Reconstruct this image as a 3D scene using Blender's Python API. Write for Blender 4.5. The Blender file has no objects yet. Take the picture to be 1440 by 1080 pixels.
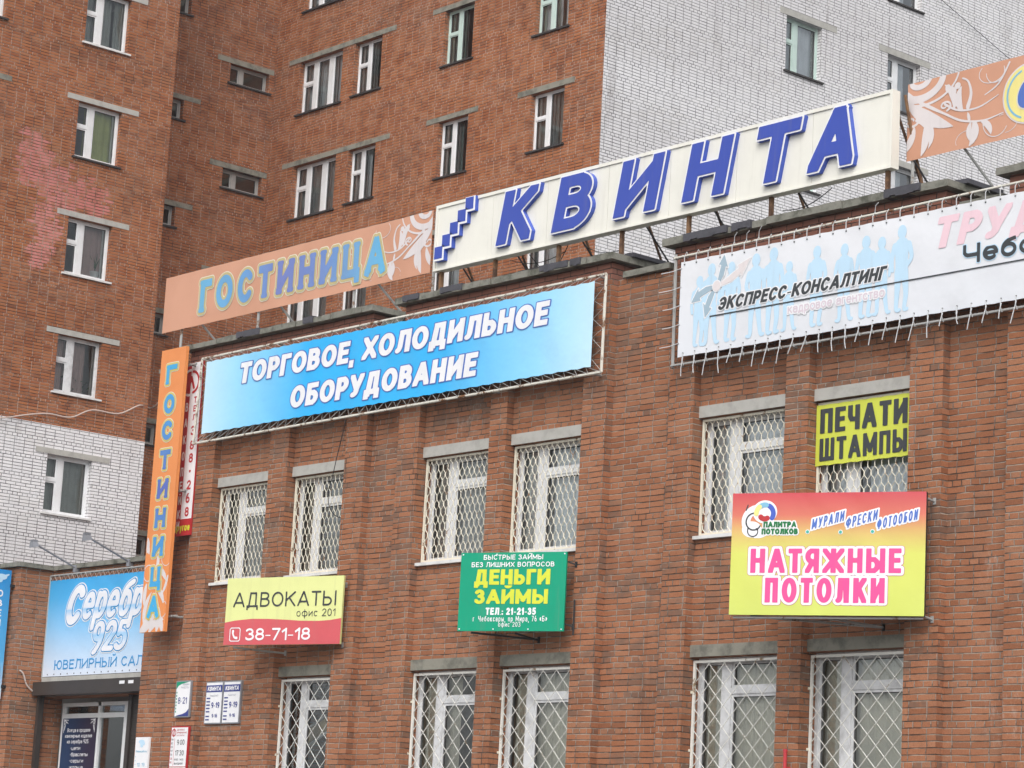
import bpy, bmesh, math, random
import numpy as np
from mathutils import Vector, Matrix

SC = bpy.context.scene
COL = SC.collection
RNG = random.Random(7)
R = math.radians

# ---------------------------------------------------------------- camera, world, sun, exposure
cam = bpy.data.cameras.new('camera')
cam.sensor_width = 36.0
cam.lens = 90.237
cam.clip_start = 0.5
cam.clip_end = 1500
co = bpy.data.objects.new('camera', cam)
COL.objects.link(co)
cr, cu, cf = (Vector(v).normalized() for v in ((0.66084734, 0.74870028, 0.05223669), (0.11304757, -0.16810568, 0.9792654), (-0.74195757, 0.64123971, 0.19573094)))
co.matrix_world = Matrix(((cr.x, cu.x, -cf.x, 0), (cr.y, cu.y, -cf.y, 0), (cr.z, cu.z, -cf.z, 0), (0, 0, 0, 1)))
SC.camera = co

SUN_EL, SUN_AZ = R(46), R(39)          # azimuth of the sun measured from -y towards +x
w = bpy.data.worlds.new('World')
SC.world = w
w.use_nodes = True
nt = w.node_tree
bg = nt.nodes['Background']
sky = nt.nodes.new('ShaderNodeTexSky')
sky.sky_type = 'NISHITA'
sky.sun_disc = False
sky.sun_elevation = SUN_EL
sky.sun_rotation = math.pi - SUN_AZ
sky.air_density = 1.0
sky.dust_density = 4.0
hs = nt.nodes.new('ShaderNodeHueSaturation')
hs.inputs['Saturation'].default_value = 0.22
nt.links.new(sky.outputs[0], hs.inputs['Color'])
nt.links.new(hs.outputs[0], bg.inputs['Color'])
bg.inputs['Strength'].default_value = 0.15

sl = bpy.data.lights.new('sun', 'SUN')
sl.energy = 0.5
sl.angle = R(60)
sl.color = (1.0, 0.97, 0.93)
so = bpy.data.objects.new('sun', sl)
COL.objects.link(so)
sd = Vector((math.sin(SUN_AZ) * math.cos(SUN_EL), -math.cos(SUN_AZ) * math.cos(SUN_EL), math.sin(SUN_EL)))
so.rotation_euler = sd.to_track_quat('Z', 'Y').to_euler()
so.location = (-20, -10, 40)

SC.view_settings.view_transform = 'Standard'
SC.view_settings.look = 'None'
SC.view_settings.exposure = 0.68
SC.view_settings.gamma = 1.0

# ---------------------------------------------------------------- node helpers
class NB:
    def __init__(s, name):
        s.m = bpy.data.materials.new(name)
        s.m.use_nodes = True
        s.t = s.m.node_tree
        s.b = s.t.nodes['Principled BSDF']
        s.pos = None

    def n(s, typ, **kw):
        x = s.t.nodes.new(typ)
        for k, v in kw.items():
            setattr(x, k, v)
        return x

    def put(s, sock, v):
        if isinstance(v, bpy.types.NodeSocket):
            s.t.links.new(v, sock)
        elif isinstance(v, (tuple, list)) and len(v) == 3 and sock.type == 'RGBA':
            sock.default_value = (*v, 1)
        else:
            sock.default_value = v

    def ma(s, op, a, b=0.0, c=None):
        x = s.n('ShaderNodeMath', operation=op)
        s.put(x.inputs[0], a)
        s.put(x.inputs[1], b)
        if c is not None:
            s.put(x.inputs[2], c)
        return x.outputs[0]

    def step(s, v, lo, hi, a=0.0, b=1.0):
        x = s.n('ShaderNodeMapRange', interpolation_type='SMOOTHSTEP')
        for i, q in enumerate((v, lo, hi, a, b)):
            s.put(x.inputs[i], q)
        return x.outputs[0]

    def mix(s, f, a, b, mode='MIX'):
        x = s.n('ShaderNodeMix', data_type='RGBA', blend_type=mode)
        s.put(x.inputs[0], f)
        s.put(x.inputs[6], a)
        s.put(x.inputs[7], b)
        return x.outputs[2]

    def P(s):
        if s.pos is None:
            s.geo = s.n('ShaderNodeNewGeometry')
            s.pos = s.geo.outputs['Position']
            s.sep = s.n('ShaderNodeSeparateXYZ')
            s.t.links.new(s.pos, s.sep.inputs[0])
        return s.pos

    def xyz(s):
        s.P()
        return s.sep.outputs[0], s.sep.outputs[1], s.sep.outputs[2]

    def vec(s, x, y=0.0, z=0.0):
        c = s.n('ShaderNodeCombineXYZ')
        for i, v in enumerate((x, y, z)):
            s.put(c.inputs[i], v)
        return c.outputs[0]

    def noise(s, scale, vec=None, detail=3.0, rough=0.55):
        x = s.n('ShaderNodeTexNoise')
        s.t.links.new(vec if vec is not None else s.P(), x.inputs['Vector'])
        x.inputs['Scale'].default_value = scale
        x.inputs['Detail'].default_value = detail
        x.inputs['Roughness'].default_value = rough
        return x.outputs[0]

    def white(s, vec):
        x = s.n('ShaderNodeTexWhiteNoise', noise_dimensions='3D')
        s.t.links.new(vec, x.inputs['Vector'])
        return x.outputs[0]

    def ramp(s, f, stops):
        x = s.n('ShaderNodeValToRGB')
        e = x.color_ramp.elements
        while len(e) < len(stops):
            e.new(0.5)
        for i, (p, c) in enumerate(stops):
            e[i].position = p
            e[i].color = (*c, 1)
        s.put(x.inputs[0], f)
        return x.outputs[0]

    def bump(s, h, strength=0.5, dist=0.01):
        x = s.n('ShaderNodeBump')
        x.inputs['Strength'].default_value = strength
        x.inputs['Distance'].default_value = dist
        s.t.links.new(h, x.inputs['Height'])
        s.t.links.new(x.outputs[0], s.b.inputs['Normal'])

    def done(s, col, rough=0.7, spec=0.3, metal=0.0):
        s.put(s.b.inputs['Base Color'], col)
        s.put(s.b.inputs['Roughness'], rough)
        s.put(s.b.inputs['Specular IOR Level'], spec)
        s.put(s.b.inputs['Metallic'], metal)
        return s.m


def brick(name, stops, mort_lo, mort_hi, dark, h=0.0742, bw=0.257, group=6, joint=0.0055, burnt=0.5, tint=None, wet=None, fade=0.25, vjoint=None, pink=False, jit=1.0):
    """stack-bonded Soviet brickwork: several aligned stretcher courses, then a header course"""
    s = NB(name)
    x, y, z = s.xyz()
    nx = s.n('ShaderNodeSeparateXYZ')
    s.t.links.new(s.geo.outputs['True Normal'], nx.inputs[0])
    side = s.ma('GREATER_THAN', s.ma('ABSOLUTE', nx.outputs[0]), 0.5)
    u = s.ma('ADD', s.ma('MULTIPLY', y, side), s.ma('MULTIPLY', x, s.ma('SUBTRACT', 1.0, side)))
    wob = s.noise(1.3, detail=2.0)
    zz = s.ma('ADD', z, s.ma('MULTIPLY', s.ma('SUBTRACT', wob, 0.5), 0.035 * (0.3 + 0.7 * jit)))
    zz = s.ma('ADD', zz, 30.0)
    rr = s.ma('DIVIDE', zz, h)
    row = s.ma('FLOOR', rr)
    fz = s.ma('SUBTRACT', rr, row)
    hd = s.ma('LESS_THAN', s.ma('MODULO', row, float(group)), 0.5)
    wid = s.ma('SUBTRACT', bw, s.ma('MULTIPLY', hd, bw / 2))
    rj = s.white(s.vec(row, 3.3, 1.0))
    ush = s.ma('ADD', u, s.ma('MULTIPLY', s.ma('SUBTRACT', rj, 0.5), 0.028 * jit))
    odd = s.ma('GREATER_THAN', s.white(s.vec(row, 9.1, 4.0)), 0.93)
    ush = s.ma('ADD', ush, s.ma('MULTIPLY', odd, bw / 2))
    ush = s.ma('ADD', s.ma('ADD', ush, s.ma('MULTIPLY', hd, bw / 4)), 200.0)
    ush = s.ma('ADD', ush, s.ma('MULTIPLY', s.ma('SUBTRACT', s.noise(9.0, detail=1.0), 0.5), 0.03 * jit))
    cc = s.ma('DIVIDE', ush, wid)
    col = s.ma('FLOOR', cc)
    fu = s.ma('SUBTRACT', cc, col)
    du = s.ma('MULTIPLY', s.ma('MINIMUM', fu, s.ma('SUBTRACT', 1.0, fu)), wid)
    dz = s.ma('MULTIPLY', s.ma('MINIMUM', fz, s.ma('SUBTRACT', 1.0, fz)), h)
    rough = s.ma('MULTIPLY', s.ma('SUBTRACT', s.noise(22.0, detail=3.0), 0.45), 0.009)
    d = s.ma('ADD', s.ma('MINIMUM', du, dz), rough)
    m = s.step(d, joint * 0.6, joint * 1.5)                       # 1 on the brick
    idv = s.vec(col, row, side)
    r1 = s.white(idv)
    r2 = s.white(s.vec(row, col, 7.7))
    base = s.ramp(r1, stops)
    big = s.noise(0.32, detail=4.0)
    base = s.mix(s.ma('MULTIPLY', s.step(big, 0.35, 0.7), fade), base, tint or stops[-1][1])
    grain = s.noise(60.0, detail=4.0, rough=0.7)
    base = s.mix(s.step(grain, 0.35, 0.75, 0.0, 0.35), base, (0.03, 0.016, 0.012))
    pat = s.noise(0.9, vec=s.vec(s.ma('MULTIPLY', u, 0.55), s.ma('MULTIPLY', z, 1.6), 3.0), detail=3.0)
    bur = s.ma('MULTIPLY', s.step(pat, 0.50, 0.61), s.ma('GREATER_THAN', r2, 0.42))
    bur = s.ma('MAXIMUM', bur, s.ma('GREATER_THAN', r2, 0.985))
    bur = s.ma('MULTIPLY', bur, s.ma('MULTIPLY', burnt, s.step(s.noise(11.0, detail=2.0), 0.3, 0.6, 0.5, 1.0)))
    base = s.mix(bur, base, dark)
    if pink:                                                      # pale pink paint patch left on the brickwork
        nn = s.noise(2.0, detail=6.0, rough=0.72)
        tot = None
        for (cy, cz, ry, rz) in ((28.85, 16.05, 0.5, 0.85), (29.6, 15.6, 0.9, 0.6), (30.55, 15.45, 0.45, 0.4), (29.3, 14.6, 0.42, 0.9), (29.15, 13.9, 0.3, 0.5)):
            a = s.ma('POWER', s.ma('DIVIDE', s.ma('SUBTRACT', y, cy), ry), 2.0)
            b = s.ma('POWER', s.ma('DIVIDE', s.ma('SUBTRACT', z, cz), rz), 2.0)
            e = s.ma('SUBTRACT', 1.0, s.ma('ADD', a, b))
            tot = e if tot is None else s.ma('MAXIMUM', tot, e)
        pk = s.step(s.ma('ADD', s.ma('ADD', tot, s.ma('MULTIPLY', s.ma('SUBTRACT', r2, 0.5), 0.9)), s.ma('MULTIPLY', s.ma('SUBTRACT', nn, 0.5), 3.6)), 0.05, 0.5)
        pk = s.ma('MULTIPLY', pk, s.step(s.noise(5.0, detail=4.0), 0.3, 0.6, 0.35, 0.95))
        base = s.mix(pk, base, s.mix(s.noise(0.8), (0.47, 0.115, 0.10), (0.64, 0.29, 0.26)))
    mn = s.step(s.noise(3.0, detail=4.0), 0.38, 0.62)
    mort = s.mix(mn, mort_lo, mort_hi)
    if vjoint:
        vert = s.ma('LESS_THAN', du, dz)
        mort = s.mix(s.ma('MULTIPLY', vert, s.step(s.noise(1.7, detail=3.0), 0.35, 0.55)), mort, vjoint)
    lowj = s.ma('MULTIPLY', s.ma('LESS_THAN', fz, 0.5), s.step(s.noise(4.5, detail=3.0), 0.42, 0.6))  # shadow line under each course, painted into the mortar and broken by noise
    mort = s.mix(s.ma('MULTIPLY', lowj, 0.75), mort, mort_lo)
    c = s.mix(m, mort, base)
    stain = s.noise(0.7, vec=s.vec(s.ma('MULTIPLY', u, 2.2), s.ma('MULTIPLY', z, 0.35), 0.0), detail=4.0)
    c = s.mix(s.step(stain, 0.56, 0.75, 0.0, 0.22), c, (0.10, 0.075, 0.06))
    drip = s.noise(1.1, vec=s.vec(s.ma('MULTIPLY', u, 5.0), s.ma('MULTIPLY', z, 0.22), 5.0), detail=5.0, rough=0.7)
    c = s.mix(s.step(drip, 0.58, 0.74, 0.0, 0.35), c, (0.075, 0.05, 0.04))
    salt = s.ma('MULTIPLY', s.step(s.noise(0.55, detail=2.0), 0.55, 0.7), s.step(s.noise(7.0, vec=s.vec(s.ma('MULTIPLY', u, 1.8), s.ma('MULTIPLY', z, 0.8), 1.0), detail=5.0, rough=0.75), 0.5, 0.68))
    c = s.mix(s.ma('MULTIPLY', salt, 0.32), c, (0.52, 0.46, 0.41))
    floor_tone = s.noise(0.35, vec=s.vec(s.ma('MULTIPLY', u, 0.12), z, 8.0), detail=1.0)
    c = s.mix(s.step(floor_tone, 0.4, 0.65, 0.0, 0.12), c, (0.09, 0.045, 0.03))
    if wet:
        f = s.step(s.ma('ADD', z, s.ma('MULTIPLY', s.noise(2.5), 0.5)), wet[0], wet[1])
        c = s.mix(s.ma('MULTIPLY', f, 0.8), c, s.mix(m, (0.03, 0.02, 0.018), wet[2]))
    s.bump(s.ma('ADD', s.ma('MULTIPLY', m, 0.9), s.ma('ADD', s.ma('MULTIPLY', grain, 0.25), s.ma('MULTIPLY', r1, 0.35))), 0.8, 0.012)
    return s.done(c, 0.86, 0.22)


def plain(name, c, c2=None, scale=4.0, rough=0.5, spec=0.4, metal=0.0, amount=0.5, bump=0.0):
    s = NB(name)
    if c2 is None:
        c2 = tuple(v * 0.82 for v in c)
    f = s.step(s.noise(scale, detail=5.0, rough=0.65), 0.4, 0.72, 0.0, amount)
    col = s.mix(f, c, c2)
    if name.startswith('print_'):                  # rain dirt run down the print
        x, y, z = s.xyz()
        st = s.noise(1.0, vec=s.vec(s.ma('MULTIPLY', s.ma('ADD', x, y), 9.0), s.ma('MULTIPLY', z, 0.7), 2.0), detail=4.0, rough=0.7)
        col = s.mix(s.step(st, 0.5, 0.78, 0.0, 0.12 if name == 'print_cream' else 0.16), col, (0.24, 0.21, 0.17))
    if bump:
        s.bump(s.noise(scale * 6, detail=5.0), bump, 0.01)
    return s.done(col, rough, spec, metal)


def rusty(name, c, rust=(0.20, 0.085, 0.03), scale=7.0, lo=0.5, hi=0.62, rough=0.55):
    s = NB(name)
    f = s.step(s.noise(scale, detail=5.0, rough=0.7), lo, hi)
    col = s.mix(f, c, s.mix(s.noise(30.0), rust, tuple(v * 0.55 for v in rust)))
    return s.done(col, rough, 0.35)


def vgrad(name, stops, axis='z', lo=0.0, hi=1.0, rough=0.4, dirt=0.12, spec=0.35):
    """printed colour gradient across a sign"""
    s = NB(name)
    x, y, z = s.xyz()
    v = {'x': x, 'y': y, 'z': z}[axis]
    f = s.step(v, lo, hi)
    x2 = f.node
    x2.interpolation_type = 'LINEAR'
    c = s.ramp(f, stops)
    c = s.mix(s.step(s.noise(1.6, detail=5.0), 0.45, 0.75, 0.0, dirt), c, (0.25, 0.24, 0.22))
    crease = s.n('ShaderNodeTexWave', wave_type='BANDS', bands_direction='DIAGONAL')
    s.t.links.new(s.P(), crease.inputs['Vector'])
    crease.inputs['Scale'].default_value = 0.6
    crease.inputs['Distortion'].default_value = 9.0
    crease.inputs['Detail'].default_value = 3.0
    s.bump(s.ma('ADD', s.noise(2.2, detail=3.0), s.ma('MULTIPLY', crease.outputs['Fac'], 0.35)), 0.4, 0.03)
    return s.done(c, rough, spec)


def blend2(name, fn, rough=0.4):
    s = NB(name)
    return s.done(fn(s), rough, 0.35)


def glass_mat(name, tint, refl):
    s = NB(name)
    s.t.nodes.remove(s.b)
    tr = s.n('ShaderNodeBsdfTransparent')
    tr.inputs[0].default_value = (*tint, 1)
    gl = s.n('ShaderNodeBsdfGlossy')
    gl.inputs['Roughness'].default_value = 0.03
    gl.inputs[0].default_value = (0.9, 0.93, 0.95, 1)
    lw = s.n('ShaderNodeLayerWeight')
    lw.inputs[0].default_value = 0.35
    bm = s.n('ShaderNodeBump')
    bm.inputs['Strength'].default_value = 0.12
    bm.inputs['Distance'].default_value = 0.02
    s.t.links.new(s.noise(1.4, detail=1.0), bm.inputs['Height'])
    s.t.links.new(bm.outputs[0], gl.inputs['Normal'])
    f = s.ma('ADD', s.ma('MULTIPLY', lw.outputs['Fresnel'], 0.9), refl)
    mx = s.n('ShaderNodeMixShader')
    s.t.links.new(f, mx.inputs[0])
    s.t.links.new(tr.outputs[0], mx.inputs[1])
    s.t.links.new(gl.outputs[0], mx.inputs[2])
    s.t.links.new(mx.outputs[0], s.t.nodes['Material Output'].inputs[0])
    return s.m


M = {}
RED = [(0.0, (0.26, 0.098, 0.046)), (0.25, (0.33, 0.130, 0.062)), (0.55, (0.37, 0.148, 0.072)), (0.85, (0.40, 0.175, 0.092)), (1.0, (0.31, 0.15, 0.085))]
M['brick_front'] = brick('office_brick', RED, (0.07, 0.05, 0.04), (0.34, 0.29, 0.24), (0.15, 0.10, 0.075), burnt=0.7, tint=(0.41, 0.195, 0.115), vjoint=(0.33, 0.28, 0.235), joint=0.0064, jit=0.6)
M['brick_top'] = brick('parapet_brick', [(0.0, (0.20, 0.085, 0.06)), (0.5, (0.26, 0.115, 0.085)), (1.0, (0.31, 0.15, 0.11))], (0.035, 0.026, 0.024), (0.07, 0.055, 0.05), (0.10, 0.06, 0.05), joint=0.0075, burnt=0.5)
HRED = [(0.0, (0.30, 0.094, 0.036)), (0.35, (0.365, 0.123, 0.047)), (0.7, (0.415, 0.150, 0.057)), (1.0, (0.38, 0.157, 0.075))]
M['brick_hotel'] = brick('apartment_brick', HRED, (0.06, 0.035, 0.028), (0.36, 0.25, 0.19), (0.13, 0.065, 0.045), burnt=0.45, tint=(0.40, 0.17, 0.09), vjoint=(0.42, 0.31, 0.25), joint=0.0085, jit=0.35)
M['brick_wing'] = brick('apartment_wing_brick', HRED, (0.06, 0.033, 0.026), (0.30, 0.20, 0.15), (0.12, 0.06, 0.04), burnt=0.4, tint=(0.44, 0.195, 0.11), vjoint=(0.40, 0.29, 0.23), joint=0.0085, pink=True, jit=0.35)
WHT = [(0.0, (0.80, 0.79, 0.81)), (0.5, (0.84, 0.83, 0.85)), (1.0, (0.87, 0.86, 0.87))]
M['brick_white'] = brick('white_silicate_brick', WHT, (0.13, 0.13, 0.135), (0.30, 0.30, 0.30), (0.62, 0.60, 0.58), burnt=0.4, tint=(0.80, 0.79, 0.81), joint=0.0070, fade=0.3, jit=0.12)
M['concrete'] = plain('lintel_concrete', (0.42, 0.41, 0.38), (0.25, 0.24, 0.22), 5.0, 0.9, 0.2, bump=0.3)
M['concrete_dark'] = plain('weathered_concrete', (0.25, 0.24, 0.20), (0.10, 0.10, 0.085), 4.0, 0.92, 0.2, amount=0.8, bump=0.5)
M['coping'] = plain('wet_mossy_coping', (0.22, 0.215, 0.185), (0.07, 0.072, 0.055), 5.0, 0.85, 0.25, amount=0.9, bump=0.8)
M['felt'] = plain('roofing_felt', (0.07, 0.068, 0.08), (0.03, 0.03, 0.035), 6.0, 0.6, 0.4, bump=0.5)
M['frame_white'] = plain('white_window_paint', (0.74, 0.75, 0.76), (0.58, 0.58, 0.57), 3.0, 0.35, 0.45, amount=0.5)
M['frame_old'] = plain('old_white_paint', (0.66, 0.67, 0.68), (0.42, 0.42, 0.42), 6.0, 0.55, 0.3, amount=0.7)
M['frame_grey'] = plain('grey_window_paint', (0.36, 0.35, 0.33), (0.22, 0.21, 0.2), 6.0, 0.6, 0.3)
M['vinyl_white'] = vgrad('white_vinyl', [(0.0, (0.68, 0.70, 0.74)), (1.0, (0.73, 0.74, 0.77))], 'z', 6.6, 7.9, 0.4, dirt=0.15)
M['frame_green'] = plain('pale_green_paint', (0.50, 0.62, 0.57), (0.40, 0.50, 0.46), 4.0, 0.5, 0.3)
M['sill_white'] = plain('white_sill', (0.68, 0.68, 0.67), (0.4, 0.39, 0.37), 6.0, 0.6, 0.3)
M['sill_dark'] = plain('dark_sill', (0.05, 0.045, 0.045), (0.02, 0.02, 0.02), 6.0, 0.7, 0.3)
M['dark_line'] = plain('dark_gap_line', (0.10, 0.10, 0.10), rough=0.7)  # thin dark strips drawn as gap lines inside the sashes
M['glass'] = glass_mat('window_glass', (0.90, 0.93, 0.92), 0.14)
M['glass_lit'] = glass_mat('window_glass_pale', (0.86, 0.89, 0.89), 0.16)
M['glass_wing'] = glass_mat('clear_window_glass', (0.88, 0.92, 0.90), 0.02)
M['room'] = plain('dim_room', (0.42, 0.40, 0.37), rough=0.9)
M['floor_slab'] = plain('floor_slab', (0.45, 0.45, 0.44), rough=0.9)
M['roof'] = plain('bitumen_roof', (0.07, 0.07, 0.072), (0.04, 0.04, 0.04), 1.0, 0.8, 0.3)
M['grille_hex'] = rusty('rusty_cream_grille', (0.74, 0.70, 0.58), (0.34, 0.19, 0.09), 9.0, 0.57, 0.68)
M['grille_white'] = rusty('white_grille', (0.74, 0.73, 0.68), (0.34, 0.24, 0.14), 6.0, 0.58, 0.68)
M['pipe'] = rusty('rusty_white_pipe', (0.64, 0.62, 0.55), (0.22, 0.10, 0.04), 5.0, 0.52, 0.62)
M['pipe_grey'] = rusty('grey_steel_pipe', (0.34, 0.34, 0.33), (0.20, 0.11, 0.06), 5.0, 0.56, 0.66)
M['rust'] = rusty('rusty_angle_steel', (0.22, 0.12, 0.06), (0.10, 0.05, 0.03), 4.0, 0.4, 0.6, 0.8)
M['cord'] = plain('lacing_cord', (0.45, 0.44, 0.42), rough=0.7)
M['tie'] = plain('plastic_tie', (0.62, 0.63, 0.64), rough=0.4)
M['black'] = plain('black_paint', (0.02, 0.02, 0.022), rough=0.5)
M['wire'] = plain('black_cable', (0.012, 0.012, 0.014), rough=0.6)
M['wire_pale'] = plain('pale_cable', (0.55, 0.45, 0.40), rough=0.6)
M['shutter'] = plain('brown_shutter', (0.045, 0.036, 0.032), (0.03, 0.025, 0.022), 3.0, 0.45, 0.4)
M['lamp_grey'] = plain('grey_lamp_metal', (0.30, 0.31, 0.34), (0.20, 0.2, 0.22), 6.0, 0.4, 0.5, 0.3)
M['ground'] = plain('asphalt_ground', (0.055, 0.055, 0.056), (0.035, 0.035, 0.036), 0.8, 0.85, 0.3, bump=0.3)
M['pave'] = plain('paving', (0.22, 0.21, 0.20), (0.15, 0.145, 0.14), 1.0, 0.9, 0.3)
M['leaf'] = plain('houseplant_leaf', (0.05, 0.09, 0.035), (0.03, 0.05, 0.02), 12.0, 0.5)
M['pot'] = plain('white_pot', (0.62, 0.63, 0.64), rough=0.4)
M['red_paint'] = plain('red_pole_paint', (0.50, 0.04, 0.05), rough=0.4)
for k, c in dict(lace=(0.82, 0.85, 0.88), grey=(0.45, 0.46, 0.46), beige=(0.70, 0.66, 0.55), pinkish=(0.40, 0.28, 0.27), green=(0.40, 0.42, 0.17), dim=(0.32, 0.33, 0.32), teal=(0.26, 0.34, 0.33), white=(0.55, 0.57, 0.58)).items():
    M['cur_' + k] = plain('curtain_' + k, c, tuple(v * 0.72 for v in c), 3.0, 0.9, 0.1)
WHITE = (0.80, 0.80, 0.82)
for k, c in dict(white=WHITE, kv_blue=(0.045, 0.080, 0.40), kv_side=(0.06, 0.11, 0.48), outline_blue=(0.075, 0.16, 0.50), ink=(0.045, 0.05, 0.055), cream=(0.78, 0.765, 0.69), orange=(0.62, 0.30, 0.17), ltblue=(0.50, 0.69, 0.84),
                 orange_vivid=(0.72, 0.24, 0.07), yellow=(0.58, 0.62, 0.075), lawyer_yellow=(0.68, 0.71, 0.30), lawyer_red=(0.58, 0.10, 0.115), green=(0.0, 0.30, 0.17), sign_yellow=(0.62, 0.66, 0.05), pink=(0.74, 0.08, 0.28),
                 magenta=(0.5, 0.05, 0.2), phone_red=(0.45, 0.03, 0.035), pinkpale=(0.78, 0.56, 0.62), kadr=(0.66, 0.57, 0.63), grey_arrow=(0.34, 0.45, 0.53), pale_arrow=(0.72, 0.66, 0.66), navy=(0.025, 0.03, 0.075), tan=(0.50, 0.42, 0.21), tanlight=(0.70, 0.66, 0.53),
                 floral=(0.66, 0.61, 0.61), cyan_letter=(0.03, 0.30, 0.62), blue_letter=(0.09, 0.13, 0.42), gold_edge=(0.60, 0.48, 0.13), plaque_blue=(0.035, 0.05, 0.24), plaque_green=(0.0, 0.27, 0.14), greytext=(0.33, 0.35, 0.42), shop_blue=(0.03, 0.29, 0.62),
                 shop_edge=(0.02, 0.17, 0.46), dgreen=(0.01, 0.16, 0.05), badge=(0.80, 0.70, 0.25), badge_rim=(0.20, 0.45, 0.62), teal_dot=(0.05, 0.42, 0.35), wood=(0.55, 0.42, 0.22), softpink=(0.62, 0.42, 0.44)).items():
    M[k] = plain('print_' + k, c, tuple(v * 0.9 for v in c), 2.0, 0.42, 0.3, amount=0.5)
M['orange_cloth'] = blend2('faded_orange_banner', lambda s: s.mix(s.step(s.noise(1.1, detail=5.0), 0.35, 0.75, 0.0, 0.6), (0.60, 0.315, 0.21), (0.49, 0.245, 0.155)), 0.65)
M['orange_print'] = blend2('orange_sign_print', lambda s: s.mix(s.step(s.noise(2.0, detail=4.0), 0.4, 0.8, 0.0, 0.4), (0.74, 0.265, 0.085), (0.60, 0.20, 0.06)), 0.5)

# ---------------------------------------------------------------- mesh helpers
class MB:
    """collects faces (several materials) and links them as ONE mesh object"""
    def __init__(s):
        s.v, s.f, s.mi, s.mats = [], [], [], []

    def m(s, mat):
        if mat not in s.mats:
            s.mats.append(mat)
        return s.mats.index(mat)

    def face(s, pts, mat):
        i = len(s.v)
        s.v.extend(tuple(p) for p in pts)
        s.f.append(tuple(range(i, i + len(pts))))
        s.mi.append(s.m(mat))

    def box(s, a, b, mat):
        x0, y0, z0 = (min(a[i], b[i]) for i in range(3))
        x1, y1, z1 = (max(a[i], b[i]) for i in range(3))
        c = [(x0, y0, z0), (x1, y0, z0), (x1, y1, z0), (x0, y1, z0), (x0, y0, z1), (x1, y0, z1), (x1, y1, z1), (x0, y1, z1)]
        i = len(s.v)
        s.v.extend(c)
        k = s.m(mat)
        for f in ((0, 3, 2, 1), (4, 5, 6, 7), (0, 1, 5, 4), (1, 2, 6, 5), (2, 3, 7, 6), (3, 0, 4, 7)):
            s.f.append(tuple(i + q for q in f))
            s.mi.append(k)

    def fbox(s, F, u0, v0, u1, v1, d0, d1, mat):
        """box in a frame: u along the face, v up, d out of it"""
        c = [F(u0, v0, d0), F(u1, v0, d0), F(u1, v1, d0), F(u0, v1, d0), F(u0, v0, d1), F(u1, v0, d1), F(u1, v1, d1), F(u0, v1, d1)]
        i = len(s.v)
        s.v.extend(c)
        k = s.m(mat)
        for f in ((0, 3, 2, 1), (4, 5, 6, 7), (0, 1, 5, 4), (1, 2, 6, 5), (2, 3, 7, 6), (3, 0, 4, 7)):
            s.f.append(tuple(i + q for q in f))
            s.mi.append(k)

    def tube(s, pts, r, mat, n=6):
        pts = [Vector(p) for p in pts]
        k = s.m(mat)
        rings = []
        for i, p in enumerate(pts):
            t = (pts[min(i + 1, len(pts) - 1)] - pts[max(i - 1, 0)]).normalized()
            a = Vector((0, 0, 1)) if abs(t.z) < 0.9 else Vector((1, 0, 0))
            e1 = t.cross(a).normalized()
            e2 = t.cross(e1)
            j = len(s.v)
            for q in range(n):
                an = 2 * math.pi * (q + 0.5) / n
                s.v.append(tuple(p + e1 * (r * math.cos(an)) + e2 * (r * math.sin(an))))
            rings.append(j)
        for a, b in zip(rings, rings[1:]):
            for q in range(n):
                s.f.append((a + q, a + (q + 1) % n, b + (q + 1) % n, b + q))
                s.mi.append(k)
        s.f.append(tuple(rings[0] + q for q in range(n)))
        s.f.append(tuple(rings[-1] + q for q in reversed(range(n))))
        s.mi += [k, k]

    def build(s, name, parent=None, smooth=False):
        off = Vector((0, 0, 0))
        p = parent
        while p is not None:
            off += p.location
            p = p.parent
        me = bpy.data.meshes.new(name)
        me.from_pydata([(a - off.x, b - off.y, c - off.z) for a, b, c in s.v], [], s.f)
        for mt in s.mats:
            me.materials.append(M[mt] if isinstance(mt, str) else mt)
        me.polygons.foreach_set('material_index', s.mi)
        if smooth:
            me.polygons.foreach_set('use_smooth', [True] * len(s.f))
        me.update()
        o = bpy.data.objects.new(name, me)
        COL.objects.link(o)
        o.parent = parent
        return o


def thing(name, label, cat, loc, group=None):
    o = bpy.data.objects.new(name, None)
    o.empty_display_size = 0.3
    COL.objects.link(o)
    o.location = loc
    o['label'] = label
    o['category'] = cat
    if group:
        o['group'] = group
    return o


def tag(o, label, cat, group=None):
    o['label'] = label
    o['category'] = cat
    if group:
        o['group'] = group
    return o


def recentre(o):
    """put a one-mesh thing's origin at the bottom middle of its box"""
    me = o.data
    co_ = [v.co for v in me.vertices]
    c = Vector(((min(v.x for v in co_) + max(v.x for v in co_)) / 2, (min(v.y for v in co_) + max(v.y for v in co_)) / 2, min(v.z for v in co_)))
    me.transform(Matrix.Translation(-c))
    o.location = c
    return o


def frame(O, U, N):
    O, U, N = Vector(O), Vector(U), Vector(N)
    Z = Vector((0, 0, 1))
    def F(u, v, d=0.0):
        return tuple(O + U * u + Z * v + N * d)
    return F


def FY(y):
    return frame((0, y, 0), (1, 0, 0), (0, -1, 0))


def FX(x):
    return frame((x, 0, 0), (0, 1, 0), (1, 0, 0))

# ---------------------------------------------------------------- lettering: distance-field glyphs cut out as flat faces
def arc(cx, cy, rx, ry, a0, a1, n=14):
    return ('C', [(cx + rx * math.cos(R(a0 + (a1 - a0) * i / n)), cy + ry * math.sin(R(a0 + (a1 - a0) * i / n))) for i in range(n + 1)])


def ln(*p):
    return ('L', [(p[i], p[i + 1]) for i in range(0, len(p), 2)])


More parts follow.
